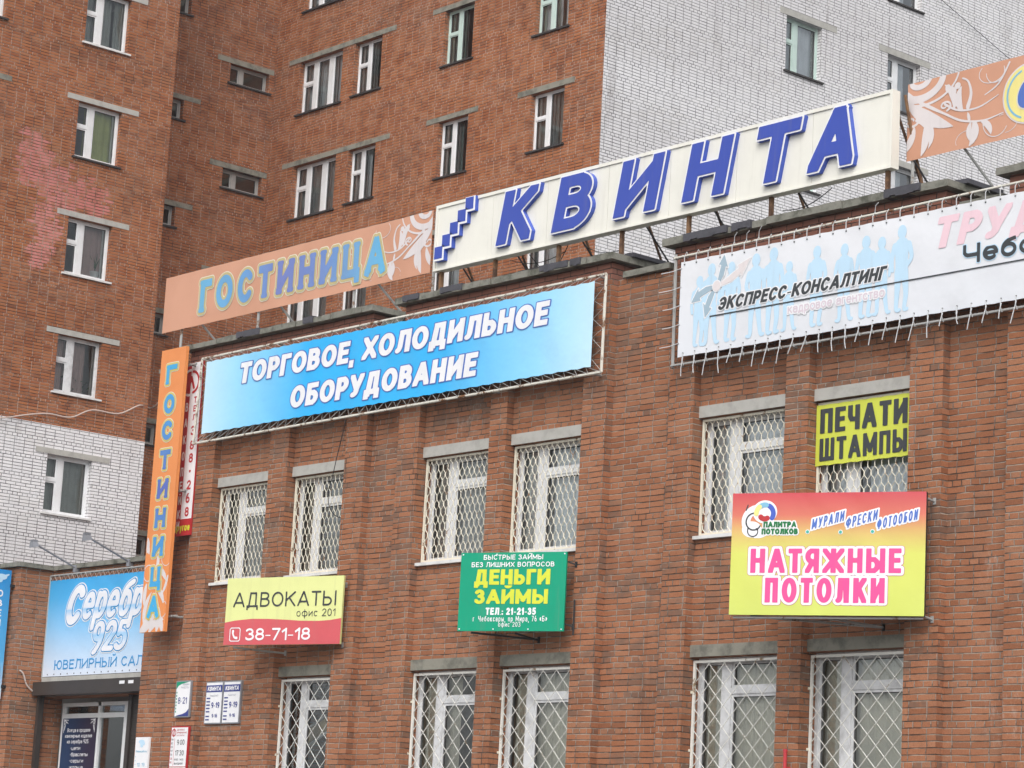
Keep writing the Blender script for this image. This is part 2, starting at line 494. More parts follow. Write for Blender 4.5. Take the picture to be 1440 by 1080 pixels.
V0, V1 = ln(0, 0, 0, 1), ln(1, 0, 1, 1)
T_, B_ = ln(0, 1, 1, 1), ln(0, 0, 1, 0)
_soft = [ln(0, 0.56, 0.5, 0.56), arc(0.5, 0.28, 0.5, 0.28, 90, -90), ln(0.5, 0, 0, 0)]
G = {
    'А': (0.82, [ln(0, 0, 0.47, 1), ln(1, 0, 0.53, 1), ln(0.22, 0.28, 0.78, 0.28)]),
    'Б': (0.68, [V0, ln(0, 1, 0.88, 1)] + _soft),
    'В': (0.68, [V0, ln(0, 1, 0.48, 1), arc(0.48, 0.77, 0.42, 0.23, 90, -90), ln(0, 0.54, 0.5, 0.54), arc(0.5, 0.27, 0.5, 0.27, 90, -90), ln(0.5, 0, 0, 0)]),
    'Г': (0.56, [V0, T_]),
    'Д': (0.82, [B_, ln(0, 0, 0, -0.2), ln(1, 0, 1, -0.2), ln(0.3, 1, 0.84, 1), ln(0.84, 1, 0.84, 0), ln(0.3, 1, 0.16, 0)]),
    'Е': (0.6, [V0, T_, B_, ln(0, 0.52, 0.88, 0.52)]),
    'Ж': (1.05, [ln(0.5, 0, 0.5, 1), ln(0, 1, 0.46, 0.5), ln(0, 0, 0.46, 0.5), ln(1, 1, 0.54, 0.5), ln(1, 0, 0.54, 0.5)]),
    'З': (0.62, [arc(0.42, 0.77, 0.46, 0.23, 155, -90), arc(0.42, 0.27, 0.56, 0.27, 90, -155)]),
    'И': (0.76, [V0, V1, ln(0, 0.06, 1, 0.94)]),
    'К': (0.72, [V0, ln(0.06, 0.42, 0.96, 1), ln(0.34, 0.6, 1, 0)]),
    'Л': (0.74, [V1, ln(0.28, 1, 1, 1), ln(0.28, 1, 0.22, 0.3), arc(0.0, 0.28, 0.22, 0.28, 0, -90, 6)]),
    'М': (0.92, [V0, V1, ln(0, 1, 0.5, 0.2), ln(1, 1, 0.5, 0.2)]),
    'Н': (0.72, [V0, V1, ln(0, 0.52, 1, 0.52)]),
    'О': (0.82, [arc(0.5, 0.5, 0.5, 0.5, 0, 360, 28)]),
    'П': (0.72, [V0, V1, T_]),
    'Р': (0.66, [V0, ln(0, 1, 0.5, 1), arc(0.5, 0.725, 0.5, 0.275, 90, -90), ln(0, 0.45, 0.5, 0.45)]),
    'С': (0.74, [arc(0.52, 0.5, 0.52, 0.5, 42, 318, 24)]),
    'Т': (0.66, [T_, ln(0.5, 0, 0.5, 1)]),
    'У': (0.74, [ln(0, 1, 0.5, 0.36), ln(1, 1, 0.56, 0.3), arc(0.22, 0.3, 0.34, 0.3, 0, -95, 8)]),
    'Ф': (0.95, [ln(0.5, 0, 0.5, 1), arc(0.5, 0.53, 0.5, 0.34, 0, 360, 26)]),
    'Х': (0.76, [ln(0, 0, 1, 1), ln(0, 1, 1, 0)]),
    'Ц': (0.78, [ln(0, 0, 0, 1), ln(0.88, 0, 0.88, 1), B_, ln(1, 0.02, 1, -0.08)]),
    'Ч': (0.68, [V1, ln(0, 1, 0, 0.66), arc(0.3, 0.66, 0.3, 0.24, 180, 270, 6), ln(0.3, 0.42, 1, 0.42)]),
    'Ш': (1.0, [V0, V1, ln(0.5, 0, 0.5, 1), B_]),
    'Ь': (0.66, [V0] + _soft),
    'Ы': (0.92, [V0, V1, ln(0, 0.56, 0.32, 0.56), arc(0.32, 0.28, 0.32, 0.28, 90, -90), ln(0.32, 0, 0, 0)]),
    'Э': (0.74, [arc(0.48, 0.5, 0.52, 0.5, 138, -138, 24), ln(0.35, 0.5, 1, 0.5)]),
    'Ю': (1.02, [V0, ln(0, 0.5, 0.35, 0.5), arc(0.68, 0.5, 0.32, 0.5, 0, 360, 26)]),
    'Я': (0.68, [V1, ln(1, 1, 0.5, 1), arc(0.5, 0.725, 0.5, 0.275, 90, 270), ln(1, 0.45, 0.5, 0.45), ln(0.55, 0.45, 0, 0)]),
    '0': (0.62, [arc(0.5, 0.5, 0.5, 0.5, 0, 360, 26)]),
    '1': (0.36, [V1, ln(1, 1, 0.05, 0.74)]),
    '2': (0.62, [arc(0.5, 0.72, 0.48, 0.28, 165, -20, 12), ln(0.95, 0.62, 0.02, 0.02), B_]),
    '3': (0.6, [arc(0.42, 0.76, 0.46, 0.24, 155, -90), arc(0.42, 0.27, 0.56, 0.27, 90, -155)]),
    '4': (0.66, [ln(0.78, 0, 0.78, 1), ln(0.78, 1, 0, 0.3), ln(0, 0.28, 1, 0.28)]),
    '5': (0.6, [ln(0.12, 1, 0.92, 1), ln(0.12, 1, 0.06, 0.55), arc(0.38, 0.31, 0.6, 0.31, 105, -138)]),
    '6': (0.62, [arc(0.5, 0.3, 0.48, 0.3, 0, 360, 22), arc(0.72, 0.42, 0.7, 0.62, 180, 95, 8)]),
    '7': (0.58, [T_, ln(1, 1, 0.3, 0)]),
    '8': (0.62, [arc(0.5, 0.76, 0.42, 0.24, 0, 360, 22), arc(0.5, 0.27, 0.5, 0.27, 0, 360, 22)]),
    '9': (0.62, [arc(0.5, 0.7, 0.48, 0.3, 0, 360, 22), arc(0.28, 0.58, 0.7, 0.62, 0, -85, 8)]),
    ',': (0.17, [ln(0.75, 0.08, 0.1, -0.24)]),
    '.': (0.12, [ln(0.5, 0.0, 0.5, 0.02)]),
    ':': (0.12, [ln(0.5, 0.0, 0.5, 0.02), ln(0.5, 0.55, 0.5, 0.57)]),
    '-': (0.36, [ln(0, 0.42, 1, 0.42)]),
    '•': (0.3, [arc(0.5, 0.5, 0.12, 0.1, 0, 360, 8)]),
    '«': (0.5, [ln(0.4, 0.75, 0.05, 0.45), ln(0.05, 0.45, 0.4, 0.15), ln(0.95, 0.75, 0.6, 0.45), ln(0.6, 0.45, 0.95, 0.15)]),
    '»': (0.5, [ln(0.05, 0.75, 0.4, 0.45), ln(0.4, 0.45, 0.05, 0.15), ln(0.6, 0.75, 0.95, 0.45), ln(0.95, 0.45, 0.6, 0.15)]),
    ' ': (0.3, []),
}
G['Й'] = (0.76, G['И'][1] + [arc(0.5, 1.26, 0.22, 0.09, 180, 360, 8)])
XH = 0.72


def _low(ch):
    wd, st = G[ch]
    return (wd * XH * 1.05, [(k, [(x, y * XH) for x, y in p]) for k, p in st])


for _c in 'вгджзийклмнопстхцчшыьэюя':
    G[_c] = _low(_c.upper())
G['а'] = (0.56, [ln(1, 0, 1, 0.5), arc(0.5, 0.46, 0.5, 0.26, 0, 160, 10), arc(0.46, 0.2, 0.46, 0.2, 90, 270, 10), ln(0.46, 0.4, 1, 0.4), ln(0.46, 0, 1, 0.05)])
G['б'] = (0.6, [arc(0.5, 0.34, 0.5, 0.34, 0, 360, 22), arc(0.62, 0.42, 0.62, 0.5, 180, 100, 8), ln(0.5, 0.92, 0.95, 1)])
G['е'] = (0.6, [arc(0.5, 0.36, 0.5, 0.36, 0, 310, 20), ln(0.05, 0.36, 1, 0.36)])
G['р'] = (0.6, [ln(0, -0.28, 0, 0.72), arc(0.5, 0.36, 0.5, 0.36, 0, 360, 22)])
G['у'] = (0.58, [ln(0, 0.72, 0.5, 0.05), ln(1, 0.72, 0.35, -0.28)])
G['ф'] = (0.85, [ln(0.5, -0.25, 0.5, 0.95), arc(0.5, 0.36, 0.5, 0.36, 0, 360, 24)])


def sd_seg(X, Y, a, b, h, cap):
    """distance to a thick segment: cap 'round', or 'sq' (square ends pushed out by h)"""
    dx, dy = b[0] - a[0], b[1] - a[1]
    L = math.hypot(dx, dy)
    if L < 1e-9:
        return np.hypot(X - a[0], Y - a[1]) - h
    ex, ey = dx / L, dy / L
    t = (X - a[0]) * ex + (Y - a[1]) * ey
    q = np.abs(-(X - a[0]) * ey + (Y - a[1]) * ex)
    if cap == 'round':
        tt = t - np.clip(t, 0, L)
        return np.hypot(tt, q) - h
    p = np.maximum(-t, t - L) - h
    q = q - h
    return np.minimum(np.maximum(p, q), 0) + np.hypot(np.maximum(p, 0), np.maximum(q, 0))


def cut(mb, F, D, x0, y0, dx, dy, d, mat, side=None):
    """faces where D < 0 on a regular grid (marching squares); side=(depth, mat) adds the edge walls"""
    ny, nx = D.shape
    ins = D < 0
    full = ins[:-1, :-1] & ins[1:, :-1] & ins[:-1, 1:] & ins[1:, 1:]
    anyc = ins[:-1, :-1] | ins[1:, :-1] | ins[:-1, 1:] | ins[1:, 1:]
    for j in range(ny - 1):
        row = full[j]
        i = 0
        if row.any():
            while i < nx - 1:
                if row[i]:
                    k = i
                    while k < nx - 1 and row[k]:
                        k += 1
                    mb.face((F(x0 + i * dx, y0 + j * dy, d), F(x0 + k * dx, y0 + j * dy, d), F(x0 + k * dx, y0 + (j + 1) * dy, d), F(x0 + i * dx, y0 + (j + 1) * dy, d)), mat)
                    i = k
                else:
                    i += 1
    for j, i in zip(*np.nonzero(anyc & ~full)):
        cs = ((i, j), (i + 1, j), (i + 1, j + 1), (i, j + 1))
        pts, cross = [], []
        for a in range(4):
            (ax, ay), (bx, by) = cs[a], cs[(a + 1) % 4]
            va, vb = D[ay, ax], D[by, bx]
            if va < 0:
                pts.append((x0 + ax * dx, y0 + ay * dy, 0))
            if (va < 0) != (vb < 0):
                t = va / (va - vb)
                pts.append((x0 + (ax + (bx - ax) * t) * dx, y0 + (ay + (by - ay) * t) * dy, 1))
        if len(pts) >= 3:
            mb.face([F(p[0], p[1], d) for p in pts], mat)
        if side:
            for p, q in zip(pts, pts[1:] + pts[:1]):
                if p[2] and q[2]:
                    mb.face((F(p[0], p[1], d), F(p[0], p[1], side[0]), F(q[0], q[1], side[0]), F(q[0], q[1], d)), side[1])


def text(mb, F, s, box, wt, layers, shear=0.0, sp=0.12, res=26, serif=0.0, rnd=False, kfix=None, hq=1.0):
    """one line of lettering filling box=(u0, v0, u1, v1) at cap height; layers = [(grow, d, mat, side)] with grow in metres"""
    u0, v0, u1, v1 = box
    H = v1 - v0
    t = wt * H
    gs = [G[c] for c in s]
    nat = sum(g[0] for g in gs) * H
    gaps = sp * H * (len(s) - 1)
    k = kfix or (u1 - u0 - shear * H - gaps) / nat
    x = u0
    gmax = max(l[0] for l in layers)
    Hs = H * hq
    for ci, (ch, (wd, strokes)) in enumerate(zip(s, gs)):
        W = wd * H * k
        if strokes:
            tt = min(t, W * 0.62) if wd > 0.2 else min(t, H * 0.3)
            h = tt / 2
            ys = [p[1] for _, pp in strokes for p in pp]
            lo, hi = min(min(ys), 0.0), max(ys)
            ylo, yhi = lo * Hs, (hi if hi > 1 else (1.0 if hi > 0.93 else hi)) * Hs
            step = H / res
            pad = gmax + 2 * step
            xa, xb = x - pad, x + W + pad + (serif * tt if serif else 0)
            if serif:
                xa -= serif * tt
            ya, yb = ylo - pad, yhi + pad
            nx, ny = max(4, int((xb - xa) / step) + 2), max(4, int((yb - ya) / step) + 2)
            X, Y = np.meshgrid(xa + step * np.arange(nx), ya + step * np.arange(ny))
            D = np.full(X.shape, 1e3)
            def mp(p):
                return (x + h + p[0] * max(W - tt, 1e-6), (h + p[1] * (Hs - tt)) if 0 <= p[1] <= 1 else (p[1] * Hs))
            for kind, pp in strokes:
                q = [mp(p) for p in pp]
                for i, (a, b) in enumerate(zip(q, q[1:])):
                    cap = 'round' if (kind == 'C' or rnd) else 'sq'
                    a2, b2 = a, b
                    if cap == 'sq' and abs(a[0] - b[0]) > 0.02 * H and abs(a[1] - b[1]) > 0.3 * H:
                        l_ = math.hypot(b[0] - a[0], b[1] - a[1])
                        e = ((b[0] - a[0]) / l_ * h * 0.8, (b[1] - a[1]) / l_ * h * 0.8)
                        if pp[i][1] == 0 or (pp[i][1] == 1 and ch != 'М'):
                            a2 = (a[0] - e[0], a[1] - e[1])
                        if pp[i + 1][1] in (0, 1) and ch not in 'АМ':
                            b2 = (b[0] + e[0], b[1] + e[1])
                    D = np.minimum(D, sd_seg(X, Y, a2, b2, h, cap))
                if serif and kind == 'L' and abs(pp[0][1] - pp[-1][1]) > 0.6:
                    for (px, py), (mx, my) in ((pp[0], q[0]), (pp[-1], q[-1])):
                        if py in (0, 1) and not (ch == 'А' and py == 1) and not (ch in 'И' and pp[0][0] != pp[-1][0]):
                            D = np.minimum(D, sd_seg(X, Y, (mx - serif * tt, my - (h * 0.45 if py == 0 else -h * 0.45)), (mx + serif * tt, my - (h * 0.45 if py == 0 else -h * 0.45)), h * 0.55, 'round'))
            if not rnd and not serif:
                D = np.maximum(D, np.maximum(ylo - Y, Y - yhi))
                if wd > 0.2:
                    D = np.maximum(D, np.maximum(x - X, X - x - W))
            def FS(u, v, d, jit=0.0005 * (ci % 2)):
                return F(u + shear * v / hq, v0 + v / hq, d + jit)
            for grow, d, mat, side in layers:
                cut(mb, FS, D - grow, xa, ya, step, step, d, mat, side)
        x += W + sp * H
    return k


def smooth(P, n=5):
    o = []
    for i in range(len(P) - 1):
        q = [P[max(i - 1, 0)], P[i], P[i + 1], P[min(i + 2, len(P) - 1)]]
        for k in range(n):
            t = k / n
            o.append(tuple(0.5 * (2 * b + (c - a) * t + (2 * a - 5 * b + 4 * c - d) * t * t + (3 * b - a - 3 * c + d) * t ** 3) for a, b, c, d in zip(*q)))
    return o + [P[-1]]


def field(mb, F, box, step, prims, layers):
    """free drawing: prims = [('cap', [(x, y, r) ...])] or ('ell', cx, cy, rx, ry)"""
    u0, v0, u1, v1 = box
    X, Y = np.meshgrid(np.arange(u0, u1 + step, step), np.arange(v0, v1 + step, step))
    D = np.full(X.shape, 1e3)
    for p in prims:
        if p[0] == 'cap':
            if 3 <= len(p[1]) < 10:
                p = ('cap', smooth(p[1]))
            for a, b in zip(p[1], p[1][1:]):
                dx, dy = b[0] - a[0], b[1] - a[1]
                L2 = dx * dx + dy * dy + 1e-12
                t = np.clip(((X - a[0]) * dx + (Y - a[1]) * dy) / L2, 0, 1)
                D = np.minimum(D, np.hypot(X - a[0] - t * dx, Y - a[1] - t * dy) - (a[2] + t * (b[2] - a[2])))
        elif p[0] == 'ell':
            _, cx, cy, rx, ry = p
            D = np.minimum(D, (np.hypot((X - cx) / rx, (Y - cy) / ry) - 1) * min(rx, ry))
        elif p[0] == 'poly':
            q = p[1]
            dist = np.full(X.shape, 1e3)
            inside = np.zeros(X.shape, bool)
            for a, b in zip(q, q[1:] + q[:1]):
                dx, dy = b[0] - a[0], b[1] - a[1]
                t = np.clip(((X - a[0]) * dx + (Y - a[1]) * dy) / (dx * dx + dy * dy + 1e-12), 0, 1)
                dist = np.minimum(dist, np.hypot(X - a[0] - t * dx, Y - a[1] - t * dy))
                if a[1] != b[1]:
                    c = ((a[1] > Y) != (b[1] > Y)) & (X < dx * (Y - a[1]) / dy + a[0])
                    inside ^= c
            D = np.minimum(D, np.where(inside, -dist, dist))
        elif p[0] == 'cutell':
            _, cx, cy, rx, ry = p
            D = np.maximum(D, -(np.hypot((X - cx) / rx, (Y - cy) / ry) - 1) * min(rx, ry))
    # never spill over the edge of the print
    D = np.maximum(D, np.maximum(np.maximum(u0 + 1e-4 - X, X - u1), np.maximum(v0 + 1e-4 - Y, Y - v1)))
    for grow, d, mat in layers:
        cut(mb, F, D - grow, u0, v0, step, step, d, mat)

# ---------------------------------------------------------------- walls and windows
def wall(mb, F, u0, u1, v0, v1, holes, mat, depth=0.14, rmat=None):
    us = sorted({u0, u1, *[q for h in holes for q in (h[0], h[2])]})
    vs = sorted({v0, v1, *[q for h in holes for q in (h[1], h[3])]})
    us = [q for q in us if u0 - 1e-6 <= q <= u1 + 1e-6]
    vs = [q for q in vs if v0 - 1e-6 <= q <= v1 + 1e-6]
    for b, c in zip(vs, vs[1:]):
        run = None
        for a, e in zip(us, us[1:]):
            mu, mv = (a + e) / 2, (b + c) / 2
            hole = any(h[0] < mu < h[2] and h[1] < mv < h[3] for h in holes)
            if hole:
                if run is not None:
                    mb.face((F(run, b), F(a, b), F(a, c), F(run, c)), mat)
                    run = None
            elif run is None:
                run = a
        if run is not None:
            mb.face((F(run, b), F(us[-1], b), F(us[-1], c), F(run, c)), mat)
    rm = rmat or mat
    for a, b, c, e in holes:
        for p, q in (((a, b), (a, e)), ((c, e), (c, b)), ((a, e), (c, e)), ((c, b), (a, b))):
            mb.face((F(*p), F(*q), F(*q, -depth), F(*p, -depth)), rm)


def curtain_mesh(mb, F, u0, v0, u1, v1, d, mat, folds=7, amp=0.018, gap=None):
    n = folds * 6
    ph = RNG.random() * 6
    for i in range(n):
        a, b = u0 + (u1 - u0) * i / n, u0 + (u1 - u0) * (i + 1) / n
        if gap and gap[0] < (i + 0.5) / n < gap[1]:
            continue
        da = d + amp * math.sin(ph + 2 * math.pi * folds * i / n) + amp * 0.5 * math.sin(ph * 2 + 5.3 * i / n * 3)
        db = d + amp * math.sin(ph + 2 * math.pi * folds * (i + 1) / n) + amp * 0.5 * math.sin(ph * 2 + 5.3 * (i + 1) / n * 3)
        mb.face((F(a, v0, da), F(b, v0, db), F(b, v1, db), F(a, v1, da)), mat)


def window(parent, F, rect, style, inset=0.13, fmat='frame_white', lintel=None, lmat='concrete', sill='sill_dark', sillw=0.05, curtains=(), glass='glass', lin_out=0.012, name='window', vent=0.42, mull=None, sillrise=0.0):
    """window: frame with sashes, pane, curtain, lintel and sill, set back in its opening"""
    u0, v0, u1, v1 = rect
    W, H = u1 - u0, v1 - v0
    fb = MB()
    d0, d1 = -inset - 0.07, -inset
    fw = 0.042 if style == 'half' else 0.05
    bars = [(u0, v0, u0 + fw, v1), (u1 - fw, v0, u1, v1), (u0 + fw, v0, u1 - fw, v0 + fw), (u0 + fw, v1 - fw, u1 - fw, v1)]
    if mull is None:
        mull = {'two': [(0.30, 0.42)], 'three': [(0.24, 0.33), (0.60, 0.70)], 'one': [], 'slit': [(0.30, 0.40)], 'half': [(0.35, 0.46)]}[style]
    cells = []
    a = u0 + fw
    for m0, m1 in mull:
        bars.append((u0 + W * m0, v0 + fw, u0 + W * m1, v1 - fw))
        cells.append((a, u0 + W * m0))
        a = u0 + W * m1
    cells.append((a, u1 - fw))
    sashes = []
    for i, (a, b) in enumerate(cells):
        if vent and ((i == 0 and style in ('two', 'three', 'half')) or (style == 'office' and i == len(cells) - 1)):
            vz = v1 - H * vent
            bars.append((a, vz - 0.035, b, vz + 0.035))
            sashes += [(a, v0 + fw, b, vz - 0.035), (a, vz + 0.035, b, v1 - fw)]
        else:
            sashes.append((a, v0 + fw, b, v1 - fw))
    for b in bars:
        fb.fbox(F, *b, d0, d1, fmat)
    sw = 0.024 if style == 'half' else 0.035
    for a, b, c, e in sashes:
        for q in ((a, b, a + sw, e), (c - sw, b, c, e), (a + sw, b, c - sw, b + sw), (a + sw, e - sw, c - sw, e)):
            fb.fbox(F, *q, d0 + 0.015, d1 - 0.014, fmat)
        for q in ((a + sw, b + sw, a + sw + 0.008, e - sw), (c - sw - 0.008, b + sw, c - sw, e - sw), (a + sw + 0.008, e - sw - 0.008, c - sw - 0.008, e - sw)):
            fb.fbox(F, *q, d0 + 0.02, d1 - 0.022, 'dark_line')
    for q in [(u0 + 0.03, v0 + 0.03, u0 + 0.10, v1 - 0.03), (u1 - 0.10, v0 + 0.03, u1 - 0.03, v1 - 0.03)] + [(u0 + W * m0, v0 + 0.03, u0 + W * m1 + 0.03, v1 - 0.03) for m0, m1 in mull]:
        if style in ('two', 'three', 'half'):
            fb.fbox(F, *q, d0 - 0.075, d0 - 0.04, fmat)   # inner frame of the double window
    wn = fb.build(name, parent)                    # the window's own mesh is its frame; the rest are sub-parts
    g = MB()
    for a, b, c, e in sashes:
        dd = d0 + 0.03
        t1, t2 = RNG.uniform(-0.006, 0.006), RNG.uniform(-0.006, 0.006)   # panes never sit quite true
        g.face((F(a + sw, b + sw, dd), F(c - sw, b + sw, dd + t1), F(c - sw, e - sw, dd + t1 + t2), F(a + sw, e - sw, dd + t2)), glass)
    g.build('pane', wn)
    for kind in curtains:
        cm, ga = kind if isinstance(kind, tuple) else (kind, None)
        c = MB()
        curtain_mesh(c, F, u0 - 0.02, v0 + 0.02, u1 + 0.02, v1 + 0.05, d0 - (0.055 if style == 'office' else 0.09) - RNG.random() * 0.02, cm, folds=RNG.randint(6, 11), gap=ga)
        c.build('curtain', wn)
    if lintel:
        l = MB()
        l.fbox(F, *lintel, -0.1, lin_out, lmat)
        l.build('lintel', wn)
    if sill:
        q = MB()
        q.fbox(F, u0 - sillw, v0 - 0.045 + sillrise, u1 + sillw, v0 - 0.003 + sillrise, -inset + 0.002, 0.055, sill)
        q.build('sill', wn)
    return wn


def pc(o, label=None):
    if label:
        o['label'] = label
    return o

# ---------------------------------------------------------------- ground
def sheet(name, x0, y0, x1, y1, z, mat):
    b = MB()
    b.face(((x0, y0, z), (x1, y0, z), (x1, y1, z), (x0, y1, z)), mat)
    o = b.build(name)
    o['kind'] = 'structure'
    return o


GZ = -1.6
sheet('ground', -190, -120, 120, 190, GZ, 'ground')
sheet('pavement', -45, 17.5, 10, 22.0, GZ + 0.006, 'pave')

# ---------------------------------------------------------------- two-storey office building
YW, YP = 22.2, 22.08
FW, FP = FY(YW), FY(YP)
M['brick_top'] = brick('parapet_brick', RED, (0.10, 0.075, 0.06), (0.30, 0.26, 0.22), (0.13, 0.085, 0.065), burnt=0.6, wet=(8.05, 8.25, (0.25, 0.11, 0.085)))
office = thing('office_building', 'two-storey red brick office building with barred windows, pilasters and stepped mossy parapet', 'building', (-21, YW, GZ))
bays = [(-32.45, -31.0), (-30.53, -29.14), (-27.48, -25.96), (-25.62, -24.13), (-22.10, -20.56), (-20.19, -18.65)]
ZU, ZL = (4.45, 5.925), (1.47, 2.965)
holes = [(a, z[0], b, z[1]) for i, (a, b) in enumerate(bays) for z in (ZU, ZL) if i or z is ZU]
b = MB()
wall(b, FW, -34.2, -8, GZ, 7.92, holes, 'brick_front', depth=0.16)
FL = frame((-34.2, 0, 0), (0, -1, 0), (-1, 0, 0))
wall(b, FL, -33, -YW, GZ, 7.92, [], 'brick_front')
FR_ = FX(-8)
wall(b, FR_, YW, 33, GZ, 7.92, [], 'brick_front')
wall(b, frame((0, 33, 0), (-1, 0, 0), (0, 1, 0)), 8, 34.2, GZ, 7.92, [], 'brick_front')
b.build('facade_wall', office)
b = MB()
b.face(((-34.19, 22.3, 7.5), (-8.01, 22.3, 7.5), (-8.01, 32.99, 7.5), (-34.19, 32.99, 7.5)), 'roof')
b.build('roof', office)
b = MB()
for z in (1.15, 4.1, 7.3):
    b.box((-34.0, 22.5, z), (-8.2, 32.8, z + 0.12), 'floor_slab')
b.box((-34.0, 26.2, GZ), (-8.2, 26.3, 7.3), 'room')
for x in (-28.4, -23.05, -17.7):
    b.box((x, 22.5, GZ), (x + 0.12, 26.2, 7.3), 'room')
b.build('room_partition', office)
for a, c in [(-32.96, -32.45), (-31.0, -30.53), (-29.14, -28.67), (-27.93, -27.48), (-25.96, -25.62), (-24.13, -23.68), (-22.53, -22.10), (-20.56, -20.19), (-18.65, -18.17), (-17.27, -16.80), (-15.25, -14.9)]:
    b = MB()
    z0, z1 = GZ, 6.98
    for q in (((a, YP), (c, YP)), ((c, YP), (c, YW)), ((a, YW), (a, YP))):
        (x0, y0), (x1, y1) = q
        b.face(((x0, y0, z0), (x1, y1, z0), (x1, y1, z1), (x0, y0, z1)), 'brick_front')
    b.build('pilaster', office)
blocks = [(-33.30, -28.67), (-27.93, -23.68), (-22.53, -18.17), (-17.27, -12.4)]
for bi, (a, c) in enumerate(blocks):
    b = MB()
    y0, y1, z0, z1 = YP - 0.002, 22.78, 6.98, 8.15
    b.face(((a, y0, z0), (c, y0, z0), (c, y0, z1), (a, y0, z1)), 'brick_top')
    b.face(((c, y0, z0), (c, y1, z0), (c, y1, z1), (c, y0, z1)), 'brick_top')
    b.face(((a, y1, z0), (a, y0, z0), (a, y0, z1), (a, y1, z1)), 'brick_top')
    b.face(((c, y1, z0), (a, y1, z0), (a, y1, z1), (c, y1, z1)), 'brick_top')
    b.face(((a, y0, z0), (a, YW, z0), (c, YW, z0), (c, y0, z0)), 'brick_top')
    pb = b.build('parapet_block', office)
    b = MB()
    x = a - 0.12
    while x < c + 0.12 - 1e-3:
        e = min(c + 0.12, x + RNG.uniform(0.8, 1.3))
        if c + 0.12 - e < 0.4:
            e = c + 0.12
        dz, dy = RNG.uniform(-0.012, 0.012), RNG.uniform(-0.015, 0.015)
        seg = 4
        for k in range(seg):                     # uneven, chipped slab edges
            p, q = x + 0.006 + (e - x - 0.012) * k / seg, x + 0.006 + (e - x - 0.012) * (k + 1) / seg
            b.box((p, 21.955 + dy + RNG.uniform(-0.008, 0.008), 8.152 + dz * 0.3), (q, 22.86, 8.24 + dz + RNG.uniform(-0.006, 0.006)), 'coping')
        x = e
    b.build('coping', pb)
    for p, q, yy in {0: [(-31.9, -31.3, 0), (-30.2, -29.95, 0)], 1: [(-27.85, -27.5, 0), (-27.02, -26.55, 0), (-24.95, -24.4, 0), (-24.35, -24.15, 0), (-23.95, -23.52, 0.3)], 2: [(-22.25, -21.5, 0), (-21.42, -21.1, 0), (-18.98, -18.45, 0), (-18.4, -18.0, 0.25)], 3: [(-15.2, -14.6, 0)]}[bi]:
        n = 6
        b = MB()
        for k in range(n):
            u, v = p + (q - p) * k / n, p + (q - p) * (k + 1) / n
            h = RNG.random() * 0.012
            if yy:
                b.box((u, 22.0 + yy, 8.24), (v, 22.9, 8.29 + h), 'felt')
            else:
                b.box((u, 21.932, 8.175 - h * 2.2), (v, 22.25, 8.252 + h * 0.3), 'felt')
        b.build('roofing_felt', pb)
for a, c in [(-34.26, -33.43), (-28.53, -28.07), (-23.54, -22.67), (-18.03, -17.41), (-12.26, -8)]:
    n = max(1, round((c - a) / 0.45))
    b = MB()
    for k in range(n):
        b.box((a + (c - a) * k / n + 0.003, 22.13 + RNG.uniform(-0.01, 0.01), 7.922), (a + (c - a) * (k + 1) / n - 0.003, 22.62, 7.995 + RNG.uniform(-0.008, 0.008)), 'coping')
    b.build('wall_coping', office)


def hex_grille(F, u0, v0, u1, v1, d):
    b = MB()
    f = 0.028
    for q in ((u0, v0, u0 + f, v1), (u1 - f, v0, u1, v1), (u0 + f, v0, u1 - f, v0 + f), (u0 + f, v1 - f, u1 - f, v1)):
        b.fbox(F, *q, d - 0.012, d + 0.012, 'grille_hex')
    n = max(3, round((u1 - u0) / 0.0535))
    cw = (u1 - u0 - 2 * f) / n
    ch = 0.207
    off = RNG.random() * 0.1
    for i in range(n + 1):
        x = u0 + f + cw * i
        pts = []
        z = v0 + f
        k = int((v1 - v0) / ch) + 2
        seq = []
        for j in range(-1, k * 2):
            s = 1 if (j + i) % 2 == 0 else -1
            zc = v0 + f + off + ch / 2 * j
            for dz in (-0.024, 0.024):
                seq.append((x + s * cw * 0.47, zc + dz))
        for a, c in zip(seq, seq[1:]):
            if a[1] < v0 + f and c[1] > v0 + f:
                t = (v0 + f - a[1]) / (c[1] - a[1])
                pts.append((a[0] + t * (c[0] - a[0]), v0 + f))
            elif v0 + f <= a[1] <= v1 - f:
                pts.append(a)
                if c[1] > v1 - f:
                    t = (v1 - f - a[1]) / (c[1] - a[1])
                    pts.append((a[0] + t * (c[0] - a[0]), v1 - f))
        pts = [(min(max(p[0], u0 + 0.01), u1 - 0.01), p[1]) for p in pts]
        b.tube([F(p[0], p[1], d + (0.004 if i % 2 else -0.004)) for p in pts], 0.0054, 'grille_hex', 5)
    return b


